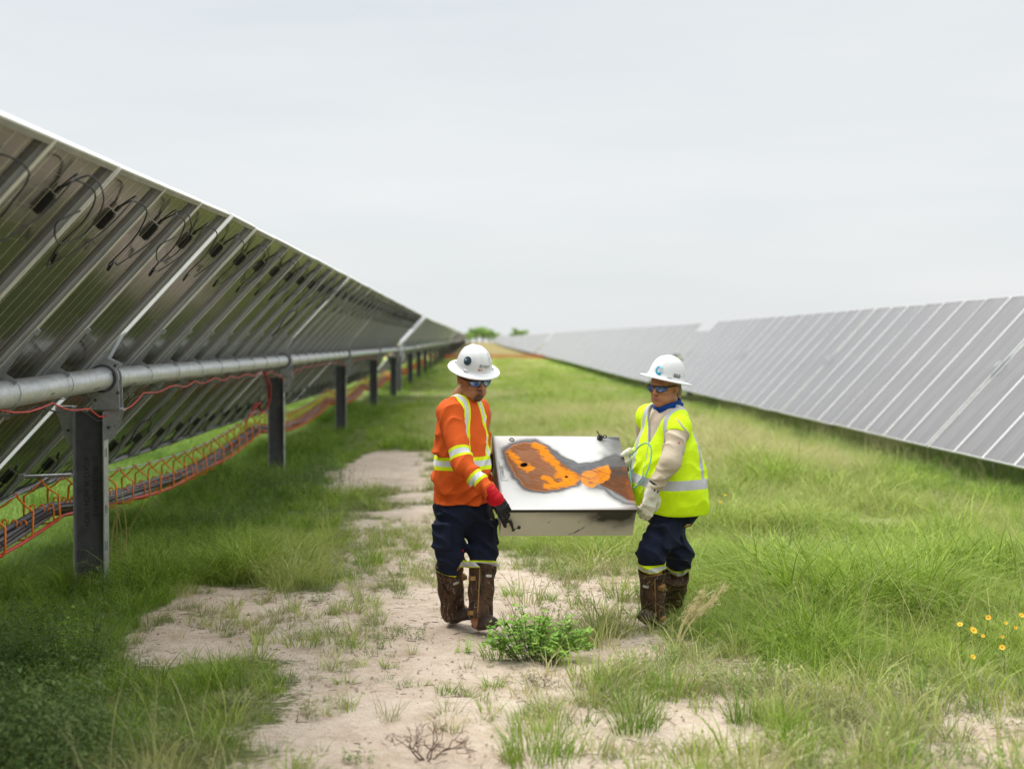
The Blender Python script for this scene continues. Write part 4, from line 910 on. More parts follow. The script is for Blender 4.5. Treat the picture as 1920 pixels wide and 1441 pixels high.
def nets(fn, lo, hi, h):
    lo = np.asarray(lo, np.float32); n = (np.ceil((np.asarray(hi)-lo)/h).astype(int)+1)
    B = 8; nb = -(-n//B); n = nb*B
    D = np.full(n, 1.0, np.float32)
    cx = np.stack(np.meshgrid(*[np.arange(k) for k in nb], indexing='ij'), -1).reshape(-1, 3)
    cen = lo+(cx*B+(B-1)/2)*h; dc = fn(cen.astype(np.float32)); lim = B*h*.5*1.75*1.6+.03
    near_ = np.abs(dc) < lim
    off = np.stack(np.meshgrid(*[np.arange(B)]*3, indexing='ij'), -1)
    for i in np.nonzero(~near_)[0]:
        if dc[i] < 0: a = cx[i]*B; D[a[0]:a[0]+B, a[1]:a[1]+B, a[2]:a[2]+B] = -1
    idx = np.nonzero(near_)[0]
    for s in range(0, len(idx), 400):
        ch = idx[s:s+400]; g = cx[ch][:, None, None, None]*B+off; d = fn((lo+g*h).astype(np.float32).reshape(-1, 3)).reshape(g.shape[:-1])
        for j, i in enumerate(ch): a = cx[i]*B; D[a[0]:a[0]+B, a[1]:a[1]+B, a[2]:a[2]+B] = d[j]
    S = D < 0; cs = [n[0]-1, n[1]-1, n[2]-1]
    acc = np.zeros((*cs, 3), np.float32); cnt = np.zeros(cs, np.float32)
    for ax in range(3):
        o = [0, 1, 2]; o.remove(ax)
        for a in (0, 1):
            for b in (0, 1):
                s0 = [slice(0, cs[k]) for k in range(3)]; s0[o[0]] = slice(a, cs[o[0]]+a); s0[o[1]] = slice(b, cs[o[1]]+b); s1 = list(s0); s1[ax] = slice(1, cs[ax]+1)
                d0, d1 = D[tuple(s0)], D[tuple(s1)]; m = (d0 < 0) != (d1 < 0); t = np.where(m, d0/np.where(m, d0-d1, 1), 0)
                acc[..., ax] += t; acc[..., o[0]] += m*a; acc[..., o[1]] += m*b; cnt += m
    has = cnt > 0; vid = np.full(cs, -1); vid[has] = np.arange(has.sum()); c = np.stack(np.nonzero(has), -1); V = lo+(c+acc[has]/cnt[has][:, None])*h
    F = []
    for ax in range(3):
        o = [(ax+1) % 3, (ax+2) % 3]; sl0 = [slice(1, cs[k]) for k in range(3)]; sl0[ax] = slice(0, cs[ax]); sl1 = list(sl0); sl1[ax] = slice(1, cs[ax]+1)
        a, b = S[tuple(sl0)], S[tuple(sl1)]; m = a != b; q = np.stack(np.nonzero(m), -1); st0 = np.ones(3, int); st0[ax] = 0; q = q+st0; flip = b[m]
        def v(da, db): z = q.copy(); z[:, o[0]] -= da; z[:, o[1]] -= db; return vid[z[:, 0], z[:, 1], z[:, 2]]
        f = np.stack([v(0, 0), v(1, 0), v(1, 1), v(0, 1)], -1); f[flip] = f[flip][:, ::-1]; F.append(f)
    F = np.concatenate(F); F = F[(F >= 0).all(1)]
    for _ in range(2):
        e = h*.3; d = fn(V.astype(np.float32)); g = np.stack([fn((V+np.eye(3)[k]*e).astype(np.float32))-d for k in range(3)], -1)/e; gn = (g*g).sum(-1)+1e-6; V = V-np.clip(d/gn, -h*.5, h*.5)[:, None]*g
    return V, F
def sdf_obj(name, fn, lo, hi, h, mat, parent, attrs=None):
    V, F = nets(fn, lo, hi, h); me = bpy.data.meshes.new(name); me.from_pydata(V.tolist(), [], F.tolist()); me.polygons.foreach_set('use_smooth', [True]*len(F))
    me.materials.append(mat)
    if attrs:
        for k, v in attrs(V.astype(np.float32)).items(): attr(me, k, v)
    return link(name, me, parent)
def masked(name, base, layers, rough=.85, var=.1, bump=.3, bscale=14, weave=.1):
    """base colour with crisp printed/sewn areas: each layer = (attribute, colour, roughness)"""
    M = Mat(name); c = np.array(base); col = M.ramp(M.noise(7, 4), [(.3, tuple(c*(1-var))), (.7, tuple(np.minimum(c*(1+var), 1)))]); r = rough
    for nm, cc, rr in layers:
        f = M.mr(M.attr(nm).outputs['Fac'], -.0008, .0008); col = M.mix(f, col, cc); r = M.mr(f, 0, 1, r, rr)
    M.set(col, r, 0, .25); M.bump(M.math('ADD', M.noise(bscale, 4), M.math('MULTIPLY', M.noise(380, 2), weave)), bump, .02); return M.m
def wrinkle(p, d, f, seed=0.):
    """cloth folds: rounded crests with pinched valleys that wander and fade"""
    d = np.asarray(d, np.float32); d = d/np.linalg.norm(d); s = p@d; w = vnoise(p+seed, 6.5, 2)-.5; q = s*f+w*10+seed
    k = vnoise(p+seed*3+5, 8); return ((1-np.abs(np.sin(q*.5))**.8)*1.6-.7)*sstep(.25, .7, k)
def frame(F, pitch=0, roll=0):
    """columns: right, forward, up for a horizontal facing F, pitched down"""
    f = np.array([F[0], F[1], 0.]); f /= np.linalg.norm(f); r = np.cross(f, (0, 0, 1)); u = np.array([0, 0, 1.])
    f2 = f*math.cos(pitch)-u*math.sin(pitch); u2 = u*math.cos(pitch)+f*math.sin(pitch)
    r2 = r*math.cos(roll)+u2*math.sin(roll); u3 = u2*math.cos(roll)-r*math.sin(roll); return np.stack([r2, f2, u3], 1)

def hand_sdf(p, wr, D, Nn, side, curls, s=1.0, g=.0, thumb_in=.6):
    """wr wrist, D towards the knuckles, Nn out of the back of the hand, side = direction sign of the thumb along T"""
    D = np.asarray(D, float); D /= np.linalg.norm(D); Nn = np.asarray(Nn, float); Nn = Nn-D*(Nn@D); Nn /= np.linalg.norm(Nn); T = np.cross(D, Nn)*side
    R = np.stack([D, T, Nn], 1); wr = np.asarray(wr, float)
    pal = rbox(p, wr+D*.052*s, ((.048*s), .040*s, (.0145+g)*s), R, .0135*s)
    pal = sm(.014, pal, seg(p, wr-D*.02, wr+D*.03*s, (.030+g)*s, (.027+g)*s), ell(p, wr+D*.035*s+T*.022*s-Nn*.010*s, (.034*s, .020*s, .018*s), R))
    out_ = pal
    for i in range(4):
        base = wr+D*(.094, .097, .092, .083)[i]*s+T*(.0295, .0098, -.0098, -.0285)[i]*s; L_ = np.array([.042, .027, .021])*s*(.95, 1.04, .98, .80)[i]; a = 0; q = base-D*.014; rr = (.0098+g)*s*(1, 1, 1, .88)[i]
        pts = [q]; q = base
        pts.append(q); spread = T*(.06, .01, -.03, -.09)[i]
        for j in range(3):
            a += curls[i][j]; d = D*math.cos(a)-Nn*math.sin(a)+spread*math.cos(a); d /= np.linalg.norm(d); q = q+d*L_[j]; pts.append(q)
        fi = None
        for j in range(4):
            e = seg(p, pts[j], pts[j+1], rr*(1.08, 1.05, .98, .92)[j], rr*(1.05, .98, .92, .82)[j]); fi = e if fi is None else sm(.003, fi, e)
        out_ = sm(.0045, out_, fi)
    q0 = wr+D*.022*s+T*.026*s-Nn*.006; d1 = D*.62+T*.75-Nn*.25*thumb_in; d1 /= np.linalg.norm(d1); q1 = q0+d1*.042*s; d2 = D*.88+T*.22-Nn*.5*thumb_in; d2 /= np.linalg.norm(d2); q2 = q1+d2*.032*s; d3 = D*.9-T*.05-Nn*.75*thumb_in; d3 /= np.linalg.norm(d3); q3 = q2+d3*.026*s
    return sm(.006, out_, sm(.004, seg(p, q0, q1, (.0155+g)*s, (.0125+g)*s), seg(p, q1, q2, (.0122+g)*s, (.0110+g)*s), seg(p, q2, q3, (.0108+g)*s, (.0090+g)*s)))

def head_sdf(p, c, R, s=1.0, fem=False):
    q = ((p-np.asarray(c, np.float32))@np.asarray(R, np.float32))/s       # local right, forward, up
    d = ell(q, (0, -.012, .030), (.077, .097, .092)); d = sm(.03, d, ell(q, (0, .018, -.045), (.062, .072, .072)))
    d = sm(.02, d, ell(q, (0, .060, -.098), (.030, .027, .020)), ell(q, (.036, .030, -.070), (.027, .045, .03)), ell(q, (-.036, .030, -.070), (.027, .045, .03)))   # chin and jaw
    d = sm(.015, d, ell(q, (.036, .066, -.022), (.024, .020, .018)), ell(q, (-.036, .066, -.022), (.024, .020, .018)))   # cheeks
    d = sm(.012, d, seg(q, (-.035, .083, .018), (.035, .083, .018), .009))                                                  # brow
    for s_ in (-1, 1): d = smax(d, -ell(q, (s_*.031, .098, .002), (.017, .016, .010)), .008); d = sm(.004, d, ell(q, (s_*.031, .078, .002), (.0135, .013, .010)))
    d = sm(.008, d, seg(q, (0, .088, .008), (0, .110, -.026), .0075, .0110)); d = sm(.006, d, ell(q, (.012, .100, -.030), (.008, .010, .007)), ell(q, (-.012, .100, -.030), (.008, .010, .007)))
    d = sm(.008, d, ell(q, (0, .085, -.058), (.026, .013, .013)))
    d = smax(d, -ell(q, (0, .101, -.0585), (.023, .008, .0020)), .003); d = sm(.003, d, ell(q, (0, .0955, -.0545), (.019, .005, .0036)), ell(q, (0, .0945, -.0625), (.017, .0055, .0044)))
    for s_ in (-1, 1):
        e = ell(q, (s_*.080, -.010, -.008), (.008, .018, .031)); e = smax(e, -ell(q, (s_*.088, -.004, -.004), (.006, .010, .017)), .004); d = sm(.006, d, e)
    return d*s
def loft_boot(b, ank, toe, m=0, w=.052, h=.085):
    ank = np.asarray(ank, float); toe = np.asarray(toe, float); f = toe-ank; f[2] = 0; L_ = np.linalg.norm(f); f /= L_; r = np.cross(f, (0, 0, 1)); 
    R = []; n = 16; t = np.arange(n)*2*np.pi/n
    for k, (s, ww, hh, zz) in enumerate(((-.075, .55, .6, .3), (-.07, .8, .9, 0), (-.02, .92, 1.25, 0), (.05, .95, 1.05, 0), (.12, 1.05, .78, 0), (.17, .98, .62, 0), (.205, .7, .45, 0), (.215, .4, .25, .1))):
        c = ank*np.array([1, 1, 0])+f*s*L_/.20; zb = ank[2]-.075+(toe[2]-ank[2]+.05)*np.clip(s/.2, 0, 1)
        y = np.cos(t)*w*ww; z = np.sin(t); z = np.where(z > 0, z*h*hh, z*.022); R.append(c+y[:, None]*r+np.column_stack([0*t, 0*t, zb+.022+z]))
    b.rings(R, m)

M_camo = None
def mat_camo():
    M = Mat('camouflage_cloth'); ob = M.obj()
    n1 = M.noise(16, 5, ob, .7, stretch=(1, 1, .45)); c = M.ramp(n1, [(.36, (.012, .009, .006)), (.46, (.055, .030, .017)), (.56, (.095, .052, .027)), (.66, (.035, .021, .014)), (.76, (.15, .10, .055))])
    v = M.n('ShaderNodeTexNoise'); v.inputs['Scale'].default_value = 7; M.l(ob, v.inputs['Vector'])
    w = M.n('ShaderNodeTexWave'); w.inputs['Scale'].default_value = 9; w.inputs['Distortion'].default_value = 16; w.inputs['Detail'].default_value = 3; w.inputs['Detail Scale'].default_value = 1.6; w.bands_direction = 'X'; M.l(ob, w.inputs['Vector'])
    ln = M.math('MULTIPLY', M.mr(w.outputs[1], .975, .998), M.mr(M.noise(9, 2, ob), .48, .54)); c = M.mix(M.math('MULTIPLY', ln, .8), c, (.42, .38, .36))
    M.set(c, .8, 0, .25); M.bump(M.noise(30, 3), .2); return M.m
M_camo = mat_camo(); M_strap = fabric('tan_webbing', (.30, .17, .06)); M_boot = simple('worn_boot_leather', (.045, .028, .018), .7, 0, .4, 30, .4, .2)
M_hat = Mat('hard_hat_shell'); M_hat.set((.66, .66, .65), .28, 0, .5); M_hat = M_hat.m
M_lens = Mat('mirrored_blue_lens'); M_lens.set(M_lens.ramp(M_lens.noise(30, 2), [(.35, (.03, .06, .30)), (.65, (.25, .40, .75))]), .12, .7); M_lens = M_lens.m

def gaiter(root, K, A, r0, r1, label_patch, strap_side, Fd):
    """stiff leg guard: K top centre, A bottom centre"""
    K, A = np.asarray(K, float), np.asarray(A, float); ax = K-A; L_ = np.linalg.norm(ax); ax /= L_; f = np.array([Fd[0], Fd[1], 0.]); f -= ax*(f@ax); f /= np.linalg.norm(f); r = np.cross(f, ax); n = 32; t = np.arange(n)*2*np.pi/n
    def ring(s, rr, z=0): 
        k = 1+.03*np.sin(3*t+s*5)+.02*np.sin(s*19+t); return A+ax*(s*L_)+rr*k[:, None]*(np.cos(t)[:, None]*r*.93+np.sin(t)[:, None]*f*1.05)+ax*(.012*np.sin(t*1+1)*(s > .9)+.02*np.cos(t)*(s < .1)*0+.035*(np.sin(t) > .3)*(s < .05)*0)[:, None]
    R = [ring(s, r1+(r0-r1)*s**.8+.004*math.sin(s*15)) for s in np.linspace(0, 1, 14)]; R += [ring(1, r0-.006), ring(.93, r0-.012)]; R = [ring(.04, r1-.01), ring(0, r1-.006)]+R
    b = MB(); b.rings(R, 0, (True, True)); g = autosmooth(b.build('gaiter', M_camo, root), 50)
    sd = MB()
    for s in (.74, .10):
        c = A+ax*(s*L_)+r*strap_side*(r1+(r0-r1)*s)*.82+f*.03; sd.box(c, (.020, .024, .013), np.stack([f, ax, r], 1)[:, [0, 2, 1]], 0)
    for s in np.linspace(.04, .97, 14)[:-1]:
        rr = r1+(r0-r1)*s**.8; c = A+ax*((s+.036)*L_)+(math.cos(.62)*f*1.05*rr+math.sin(.62)*r*strap_side*.93*rr)*1.015; sd.box(c, (.0035, .036*L_, .0025), np.stack([r, ax, f], 1), 0)
    sd.build('strap', M_strap, g)
    c = A+ax*(.80*L_)+(f*.97*1.05+r*(-strap_side)*.1)*(r1+(r0-r1)*.8)*1.035; tb = MB(); t2 = np.arange(16)*2*np.pi/16
    pr = np.stack([.020*np.sign(np.cos(t2))*np.abs(np.cos(t2))**.6, .0085*np.sign(np.sin(t2))*np.abs(np.sin(t2))**.6], 1)
    tb.prism(pr, c, r, ax, f, .0015, 0); tb.build('patch', simple('rubber_patch', (.52, .50, .45), .6), g)
    return g
def hard_hat(root, c, R, s=1.0, side=.108, fb=.128, hgt=.132, brim=.048):
    """c: centre of the brim plane, R columns right, forward, up"""
    c = np.asarray(c, float); n = 72; t = np.arange(n)*2*np.pi/n; b = MB(); rg = []
    prof = [(brim, -.014), (brim+.002, -.010), (brim, -.0065), (brim*.6, -.001), (brim*.22, .002), (.003, .008)]
    bump_ = lambda: 0
    for e, z in prof: rg.append(np.stack([(side+e)*np.cos(t), (fb+e*1.08)*np.sin(t), np.full(n, z)-.006*np.abs(np.sin(t))*e/brim*0], 1))
    for a in np.linspace(0, math.pi/2, 16)[1:]:
        ca, sa = math.cos(a)**.82, math.sin(a); ridge = .0045*np.exp(-((np.abs(np.cos(t)*ca*side))/.012)**2)*min(1, a*1.2)+.0028*np.exp(-((np.abs(np.cos(t)*ca*side)-.042)/.008)**2)*min(1, a)
        rad_ = np.stack([side*ca*np.cos(t), fb*ca*np.sin(t), np.full(n, .008+(hgt-.008)*sa)], 1); nn = rad_/np.linalg.norm(rad_, axis=1)[:, None]; rg.append(rad_+nn*ridge[:, None])
    under = [np.stack([(side+e)*np.cos(t), (fb+e*1.08)*np.sin(t), np.full(n, z)], 1) for e, z in ((-.012, .05), (-.008, .0), (brim*.5, -.006))]
    R_ = [q*s@R.T+c for q in under+rg]; b.rings(R_, 0, (True, True))
    for a in (-2.35, -1.95, -.8, -1.2, 2.6, .55):      # accessory slots
        p_ = np.array([(side+.004)*math.cos(a), (fb+.004)*math.sin(a), .014]); tn = np.array([-math.sin(a), math.cos(a), 0]); nr = np.array([math.cos(a), math.sin(a), 0]); b.box((p_*s)@R.T+c, (.014, .006, .0055), R@np.stack([tn, nr, (0, 0, 1)], 1), 0)
    h = autosmooth(b.build('hard_hat', M_hat, root), 40)
    def on(az, el, dx=0, dy=0, off=.0035):
        """point on the dome: azimuth from forward towards right, elevation; dx,dy tangential"""
        q = np.array([math.sin(az), math.cos(az), 0]); tx = np.array([-math.cos(az), math.sin(az), 0]); d = q*math.cos(el)+np.array([0, 0, math.sin(el)]); ty = -q*math.sin(el)+np.array([0, 0, math.cos(el)])
        base = d*.12+tx*dx+ty*dy; base /= np.linalg.norm(base); x, y, z = base; lo_, hi_ = .03, .3
        for _ in range(24):
            k2 = (lo_+hi_)/2; rh = math.hypot(x/side, y/fb)*k2; zz = max((z*k2-.008)/(hgt-.008), 0); inside = rh**(2/.82)+zz*zz < 1; lo_, hi_ = (k2, hi_) if inside else (lo_, k2)
        return ((base*(k2+off))*s)@R.T+c
    return h, on
def decal(parent, on, az, el, polys, mat, name='sticker', off=.0045):
    b = MB()
    for P_ in polys:
        P_ = np.asarray(P_); cc = P_.mean(0); k = len(P_); V = [on(az, el, *q, off=off) for q in P_]+[on(az, el, *cc, off=off+.0003)]; b.add(V, [(i, (i+1) % k, k) for i in range(k)])
    b.build(name, mat, parent)
def circ(cx, cy, r, n=20, r2=None): t = np.arange(n)*2*np.pi/n; return np.stack([cx+r*np.cos(t), cy+(r2 or r)*np.sin(t)], 1)
def ringpolys(cx, cy, r0, r1, a0=0, a1=6.2832, n=20):
    t = np.linspace(a0, a1, n+1); return [np.array([[cx+r0*math.cos(t[i]), cy+r0*math.sin(t[i])], [cx+r1*math.cos(t[i]), cy+r1*math.sin(t[i])], [cx+r1*math.cos(t[i+1]), cy+r1*math.sin(t[i+1])], [cx+r0*math.cos(t[i+1]), cy+r0*math.sin(t[i+1])]]) for i in range(n)]
def decal_text(parent, on, az, el, s, size, mat, dx=0, dy=0, name='sticker_text', slope=0):
    me = text_mesh(s, size, mat, name, 0, 'CENTER'); 
    for v in me.vertices: v.co = Vector(on(az, el, v.co.x+dx, v.co.y+dy+slope*v.co.x, off=.0062))
    link(name, me, parent)
def sunglasses(root, c, R, s=1.0):
    c = np.asarray(c, float); b = MB(); T_ = lambda q: (np.asarray(q, float)*s)@R.T+c
    fr = MB(); P_ = []
    for x in np.linspace(-.072, .072, 17): P_.append(T_((x, .102-.55*x*x/.072*.72-.004*(abs(x) < .01), .014-.004*abs(x)/.07)))
    fr.tube(P_, .0035, 8)
    for sd_ in (-1, 1): fr.tube([T_((sd_*.070, .066, .011)), T_((sd_*.080, .03, .010)), T_((sd_*.082, -.02, .006)), T_((sd_*.079, -.04, -.004))], [.006, .0045, .004, .003], 8)
    g = fr.build('sunglasses', M_black, root, True)
    for sd_ in (-1, 1):
        lb = MB(); n = 7; m_ = 5; V = []
        for i in range(n):
            for j in range(m_):
                a = i/(n-1); e = j/(m_-1); x = sd_*(.008+.060*a); hh = .034*(math.sin(math.pi*(.12+.80*a))**.45); y = .1035-.55*x*x/.072*.72-.10*(e-.5)**2*.1; V.append(T_((x, y+.001, .014-e*hh)))
        F = [(i*m_+j, (i+1)*m_+j, (i+1)*m_+j+1, i*m_+j+1) for i in range(n-1) for j in range(m_-1)]; lb.add(V, F)
        V2 = [np.asarray(v_)-R[:, 1]*.002 for v_ in V]; lb.add(V2, [f[::-1] for f in F]); lb.build('lens', M_lens, g, True)
        rm = MB(); ed = [V[i*m_] for i in range(n)]+[V[(n-1)*m_+j] for j in range(1, m_)]+[V[i*m_+m_-1] for i in range(n-2, -1, -1)]+[V[j] for j in range(m_-2, 0, -1)]; rm.tube(ed, .0021, 6, closed=True); rm.build('rim', M_black, g, True)
    return g
def skin_mat(name, base, lip, hairc=None):
    M = Mat(name); c = np.array(base); col = M.ramp(M.noise(18, 4), [(.3, tuple(c*.88)), (.7, tuple(c*1.1))])
    col = M.mix(M.mr(M.attr('lip').outputs['Fac'], -.003, .002), col, lip)
    if hairc is not None: col = M.mix(M.math('MULTIPLY', M.mr(M.attr('beard').outputs['Fac'], -.008, .006), .85), col, hairc)
    M.set(col, .5, 0, .4); M.p.inputs['Subsurface Weight'].default_value = .08; M.p.inputs['Subsurface Radius'].default_value = (.01, .004, .002); return M.m
HI_Y = (.66, .80, .008); SILV = (.60, .61, .62); NAVY = (.010, .014, .034)
def unit(v): v = np.asarray(v, float); return v/np.linalg.norm(v)
def rel(root): return np.array(root.location)
def build_person(cfg):
    """all coordinates are world metres; objects are shifted under the person's Empty afterwards"""
    g = cfg; root = empty('person', g['foot']); tag(root, g['label'], 'person')
    RT = frame(g['F']); r_, f_, _ = RT.T
    S, E, Wr = g['S'], g['E'], g['W']; H, K, A = g['H'], g['K'], g['A']
    def torso(p, o=0.):
        d = sm(.09, ell(p, g['chest'], np.array(g['chest_r'])+o, RT), ell(p, g['belly'], np.array(g['belly_r'])+o, RT), ell(p, g['hip'], np.array(g['hip_r'])+o, RT))
        m = (S[0]+S[1])/2
        d = sm(.07, d, seg(p, S[0]*.88+m*.12, S[1]*.88+m*.12, g['sh_r']+o), ell(p, (m*.45+g['neck']*.55)+np.array([0, 0, -.012]), np.array([.135, .082, .066])+o, RT))
        return d
    def arm(p, i, o=0., cut=True):
        return sm(.03, seg(p, S[i], E[i], g['arm_r'][0]+o, g['arm_r'][1]+o), seg(p, E[i], Wr[i], g['arm_r'][1]*.97+o, g['arm_r'][2]+o))
    def leg(p, i, o=0., low=1.): return sm(.04, seg(p, H[i], K[i], g['leg_r'][0]+o, g['leg_r'][1]+o), seg(p, K[i], K[i]+(A[i]-K[i])*low, g['leg_r'][1]+o, (g['leg_r'][1]*(1-low)+g['leg_r'][2]*low)+o))
    hd, HR, hs = g['head'], g['HR'], g['hs']; nb = g['neck']
    def body(p):
        d = torso(p, -.036)
        for i in (0, 1):
            d = sm(.02, d, arm(p, i, -.020)); d = sm(.05, d, leg(p, i, -.022)); hcfg = g['hand'][i]; d = sm(.012, d, hand_sdf(p, Wr[i], hcfg['D'], hcfg['N'], hcfg['side'], hcfg['curl'], .93))
        hb = hd+HR@np.array([0, -.025, -.07])*hs
        d = sm(.03, d, seg(p, nb-np.array([0, 0, .02]), hb, g['neck_r']*1.1, g['neck_r']))
        return sm(.012, d, head_sdf(p, hd, HR, hs))
    pts = np.array([g['foot'], hd, *S, *E, *Wr, *H, *K, *A]); lo, hi = pts.min(0)-.24, pts.max(0)+.24; lo[2] = .02
    def battr(V):
        q = (V-hd)@HR/hs; lip = -ell(q, (0, .098, -.0585), (.023, .014, .0105))
        beard = np.maximum(-ell(q, (0, .082, -.094), (.030, .030, .027)), np.minimum(-ell(q, (0, .10, -.042), (.030, .02, .006)), 1)); return {'lip': lip, 'beard': beard if g['beard'] else np.full(len(V), -1.)}
    sdf_obj('body', body, lo, hi, .0058, skin_mat('skin_'+g['key'], g['skin'], g['lip'], (.03, .02, .015) if g['beard'] else None), root, battr)
    # shirt
    def sleeve(p, i, o=0.):
        L_ = unit(Wr[i]-E[i]); dcut = (p-(Wr[i]-L_*.012))@L_
        w = -.011*g.get('sw', 1.)*wrinkle(p, unit(Wr[i]-E[i])+np.array([.6, 0, .5]), 120, 1+i)*sstep(.17, .03, np.linalg.norm(p-(E[i]*.35+Wr[i]*.65), axis=-1))-.010*wrinkle(p, unit(E[i]-S[i])*.8+1.2*f_, 80, 4+i)
        return smax(arm(p, i, o)+w, dcut, .008)
    def torso_fold(p): 
        return -.017*wrinkle(p, (.7*r_[0], .7*r_[1], 1.), 62, 2)*sstep(.12, -.15, p[..., 2]-g['chest'][2])-.012*wrinkle(p, np.array(r_)+np.array([0, 0, .55]), 70, 9)
    def shirt(p):
        d = torso(p, 0.)+torso_fold(p)
        for i in (0, 1): d = sm(.028, d, sleeve(p, i))
        d = smax(d, (g['hem']-p[..., 2])+.008*np.sin((p@r_)*30), .008)
        return smax(d, -seg(p, nb+np.array([0, 0, -.012+g.get('nk', 0.)])+f_*g.get('nf', .012), hd, g['neck_r']*1.22, g['neck_r']*1.3), .008)
    def sattr(V):
        q = V-g['chest']; r = q@r_; z = V[:, 2]; dT = torso(V); out_ = {}
        y = np.full(len(V), -1.); si = np.full(len(V), -1.)
        dA = np.minimum(arm(V, 0), arm(V, 1)); onT = dT < dA-.004
        if g['bands']:
            zc = g['bandz']+.0*r; y = .040-np.abs(z-zc); si = .019-np.abs(z-zc)
            sx = .105-.22*np.clip(z-g['chest'][2]-.06, 0, .3); s2 = .031-np.abs(np.abs(r)-sx); s3 = .014-np.abs(np.abs(r)-sx); up = z-zc
            y = np.maximum(y, np.minimum(s2, up)); si = np.maximum(si, np.minimum(s3, up-.036)); si = np.where((np.abs(z-zc) > .019) & (np.abs(z-zc) < .038), -.01, si)
            y = np.where(onT, y, -1); si = np.where(onT, si, -1)
            for i in (0, 1):
                for a, b, t0 in ((S[i], E[i], g['sb'][0]), (E[i], Wr[i], g['sb'][1])):
                    ax = unit(b-a); L_ = np.linalg.norm(b-a); t = (V-a)@ax; m = (~onT) & (seg(V, a, b, .0) < .115); yy = .034-np.abs(t-t0*L_); y = np.maximum(y, np.where(m, yy, -1)); si = np.maximum(si, np.where(m, .016-np.abs(t-t0*L_), -1))
        return {'ya': y, 'si': si}
    mshirt = masked('shirt_'+g['key'], g['shirt'], [('ya', HI_Y, .8), ('si', SILV, .45)] if g['bands'] else [])
    sdf_obj('shirt', shirt, lo, hi, .0060, mshirt, root, sattr)
    if g.get('vest'):
        zv = g['zv']
        def vest(p):
            q = p-g['chest']; r = q@r_; f = q@f_; z = p[..., 2]
            fl = .03*sstep(.2, -.25, z-g['chest'][2]); d = torso(p, .016)-fl-.013*wrinkle(p, np.array(r_)+np.array([0, 0, .25]), 60, 6)*sstep(.15, -.1, q[..., 2])+.3*torso_fold(p)
            for i in (0, 1): ax = unit(E[i]-S[i]); d = sm(.03, d, seg(p, S[i], S[i]+ax*.03, g['arm_r'][0]+.002)); d = smax(d, -(seg(p, S[i]+ax*.115, E[i]+ax*.05, g['arm_r'][0]+.012, g['arm_r'][1]+.014)), .010)
            d = smax(d, np.minimum(((z-zv)*.44-np.abs(r))*.9, (f-.01)*1.5), .006)
            d = smax(d, -seg(p, nb+f_*.02, hd, g['neck_r']*1.3, g['neck_r']*1.3), .008)
            return smax(d, g['vhem']-z+.012*np.sin(r*14+1)-.12*np.clip(r*-1, -.2, .2)*0, .006)
        def vattr(V):
            q = V-g['chest']; r = q@r_; f = q@f_; z = V[:, 2]; zc = g['bandz']+.02*np.sin(r*9)
            si = .030-np.abs(z-zc); sx = .125-.12*np.clip(z-g['chest'][2]-.1, 0, .3); si = np.maximum(si, np.minimum(.024-np.abs(np.abs(r)-sx), z-zc)); si = np.maximum(si, np.minimum(np.minimum(.024-np.abs(f+.075), -r), z-zc))
            tr = np.maximum(.007-np.abs((z-zv)*.44-np.abs(r)-.002)*.9, -1); tr = np.where((f > 0) & (z > zv-.02), tr, -1); tr = np.maximum(tr, np.where((f > 0) & (z < zv), .0035-np.abs(r), -1)); tr = np.maximum(tr, .006-np.abs(z-g['vhem']-.004)-.02)
            return {'si': si, 'tr': tr}
        sdf_obj('vest', vest, lo, hi, .0058, masked('hi_vis_vest', (.62, .86, .006), [('si', (.46, .46, .48), .45), ('tr', (.35, .36, .34), .7)], .7, .05, .25), root, vattr)
    # trousers
    def trousers(p):
        d = sm(.05, ell(p, g['hip']-np.array([0, 0, .01]), np.array(g['hip_r'])-.004, RT), leg(p, 0, 0, .42))
        d = sm(.035, d, leg(p, 1, 0, .42))
        for i in (0, 1):
            m = H[i]*.38+K[i]*.62; out2 = r_*(1 if i == 0 else -1); d = sm(.012, d, rbox(p, m+out2*g['leg_r'][1]*.92, (.030, .075, .085), RT, .02))
            d = d-.011*wrinkle(p, (.6, .3, 1), 75, 12+i)
            L_ = unit(A[i]-K[i]); cutd = (p-(K[i]+L_*g['tcut'][i]))@L_; nearleg = seg(p, K[i], A[i], .16); d = np.where(nearleg < .0, smax(d, cutd, .012), d)
        d = smax(d, p[..., 2]-(g['hem']+.10), .01); return d
    def tattr(V):
        y = np.full(len(V), -1.); si = np.full(len(V), -1.)
        for i in (0, 1):
            L_ = unit(A[i]-K[i]); t = (V-K[i])@L_-g['tcut'][i]; nr = seg(V, K[i], A[i], .15) < 0; y = np.where(nr, np.maximum(y, t+g['tb'][i]), y); si = np.where(nr, np.maximum(si, .016*(g['tb'][i] > .03)-.002-np.abs(t+g['tb'][i]*.45)), si)
        return {'ya': y, 'si': si}
    tr_ = sdf_obj('trousers', trousers, lo, hi, .0060, masked('navy_canvas_'+g['key'], NAVY, [('ya', HI_Y, .8), ('si', SILV, .45)], .9, .25, .5, 11), root, tattr)
    for k in (0, 1):
        gaiter(root, g['GK'][k], g['GA'][k], g['gr'][0], g['gr'][1], True, g['gs'][k], g['gf'][k])
        b = MB(); loft_boot(b, g['BA'][k], g['BA'][k]+np.array([*unit(g['gf'][k]+(0,) if len(g['gf'][k]) == 2 else g['gf'][k])[:2], 0])*.2); autosmooth(b.build('boot', M_boot, root), 50)
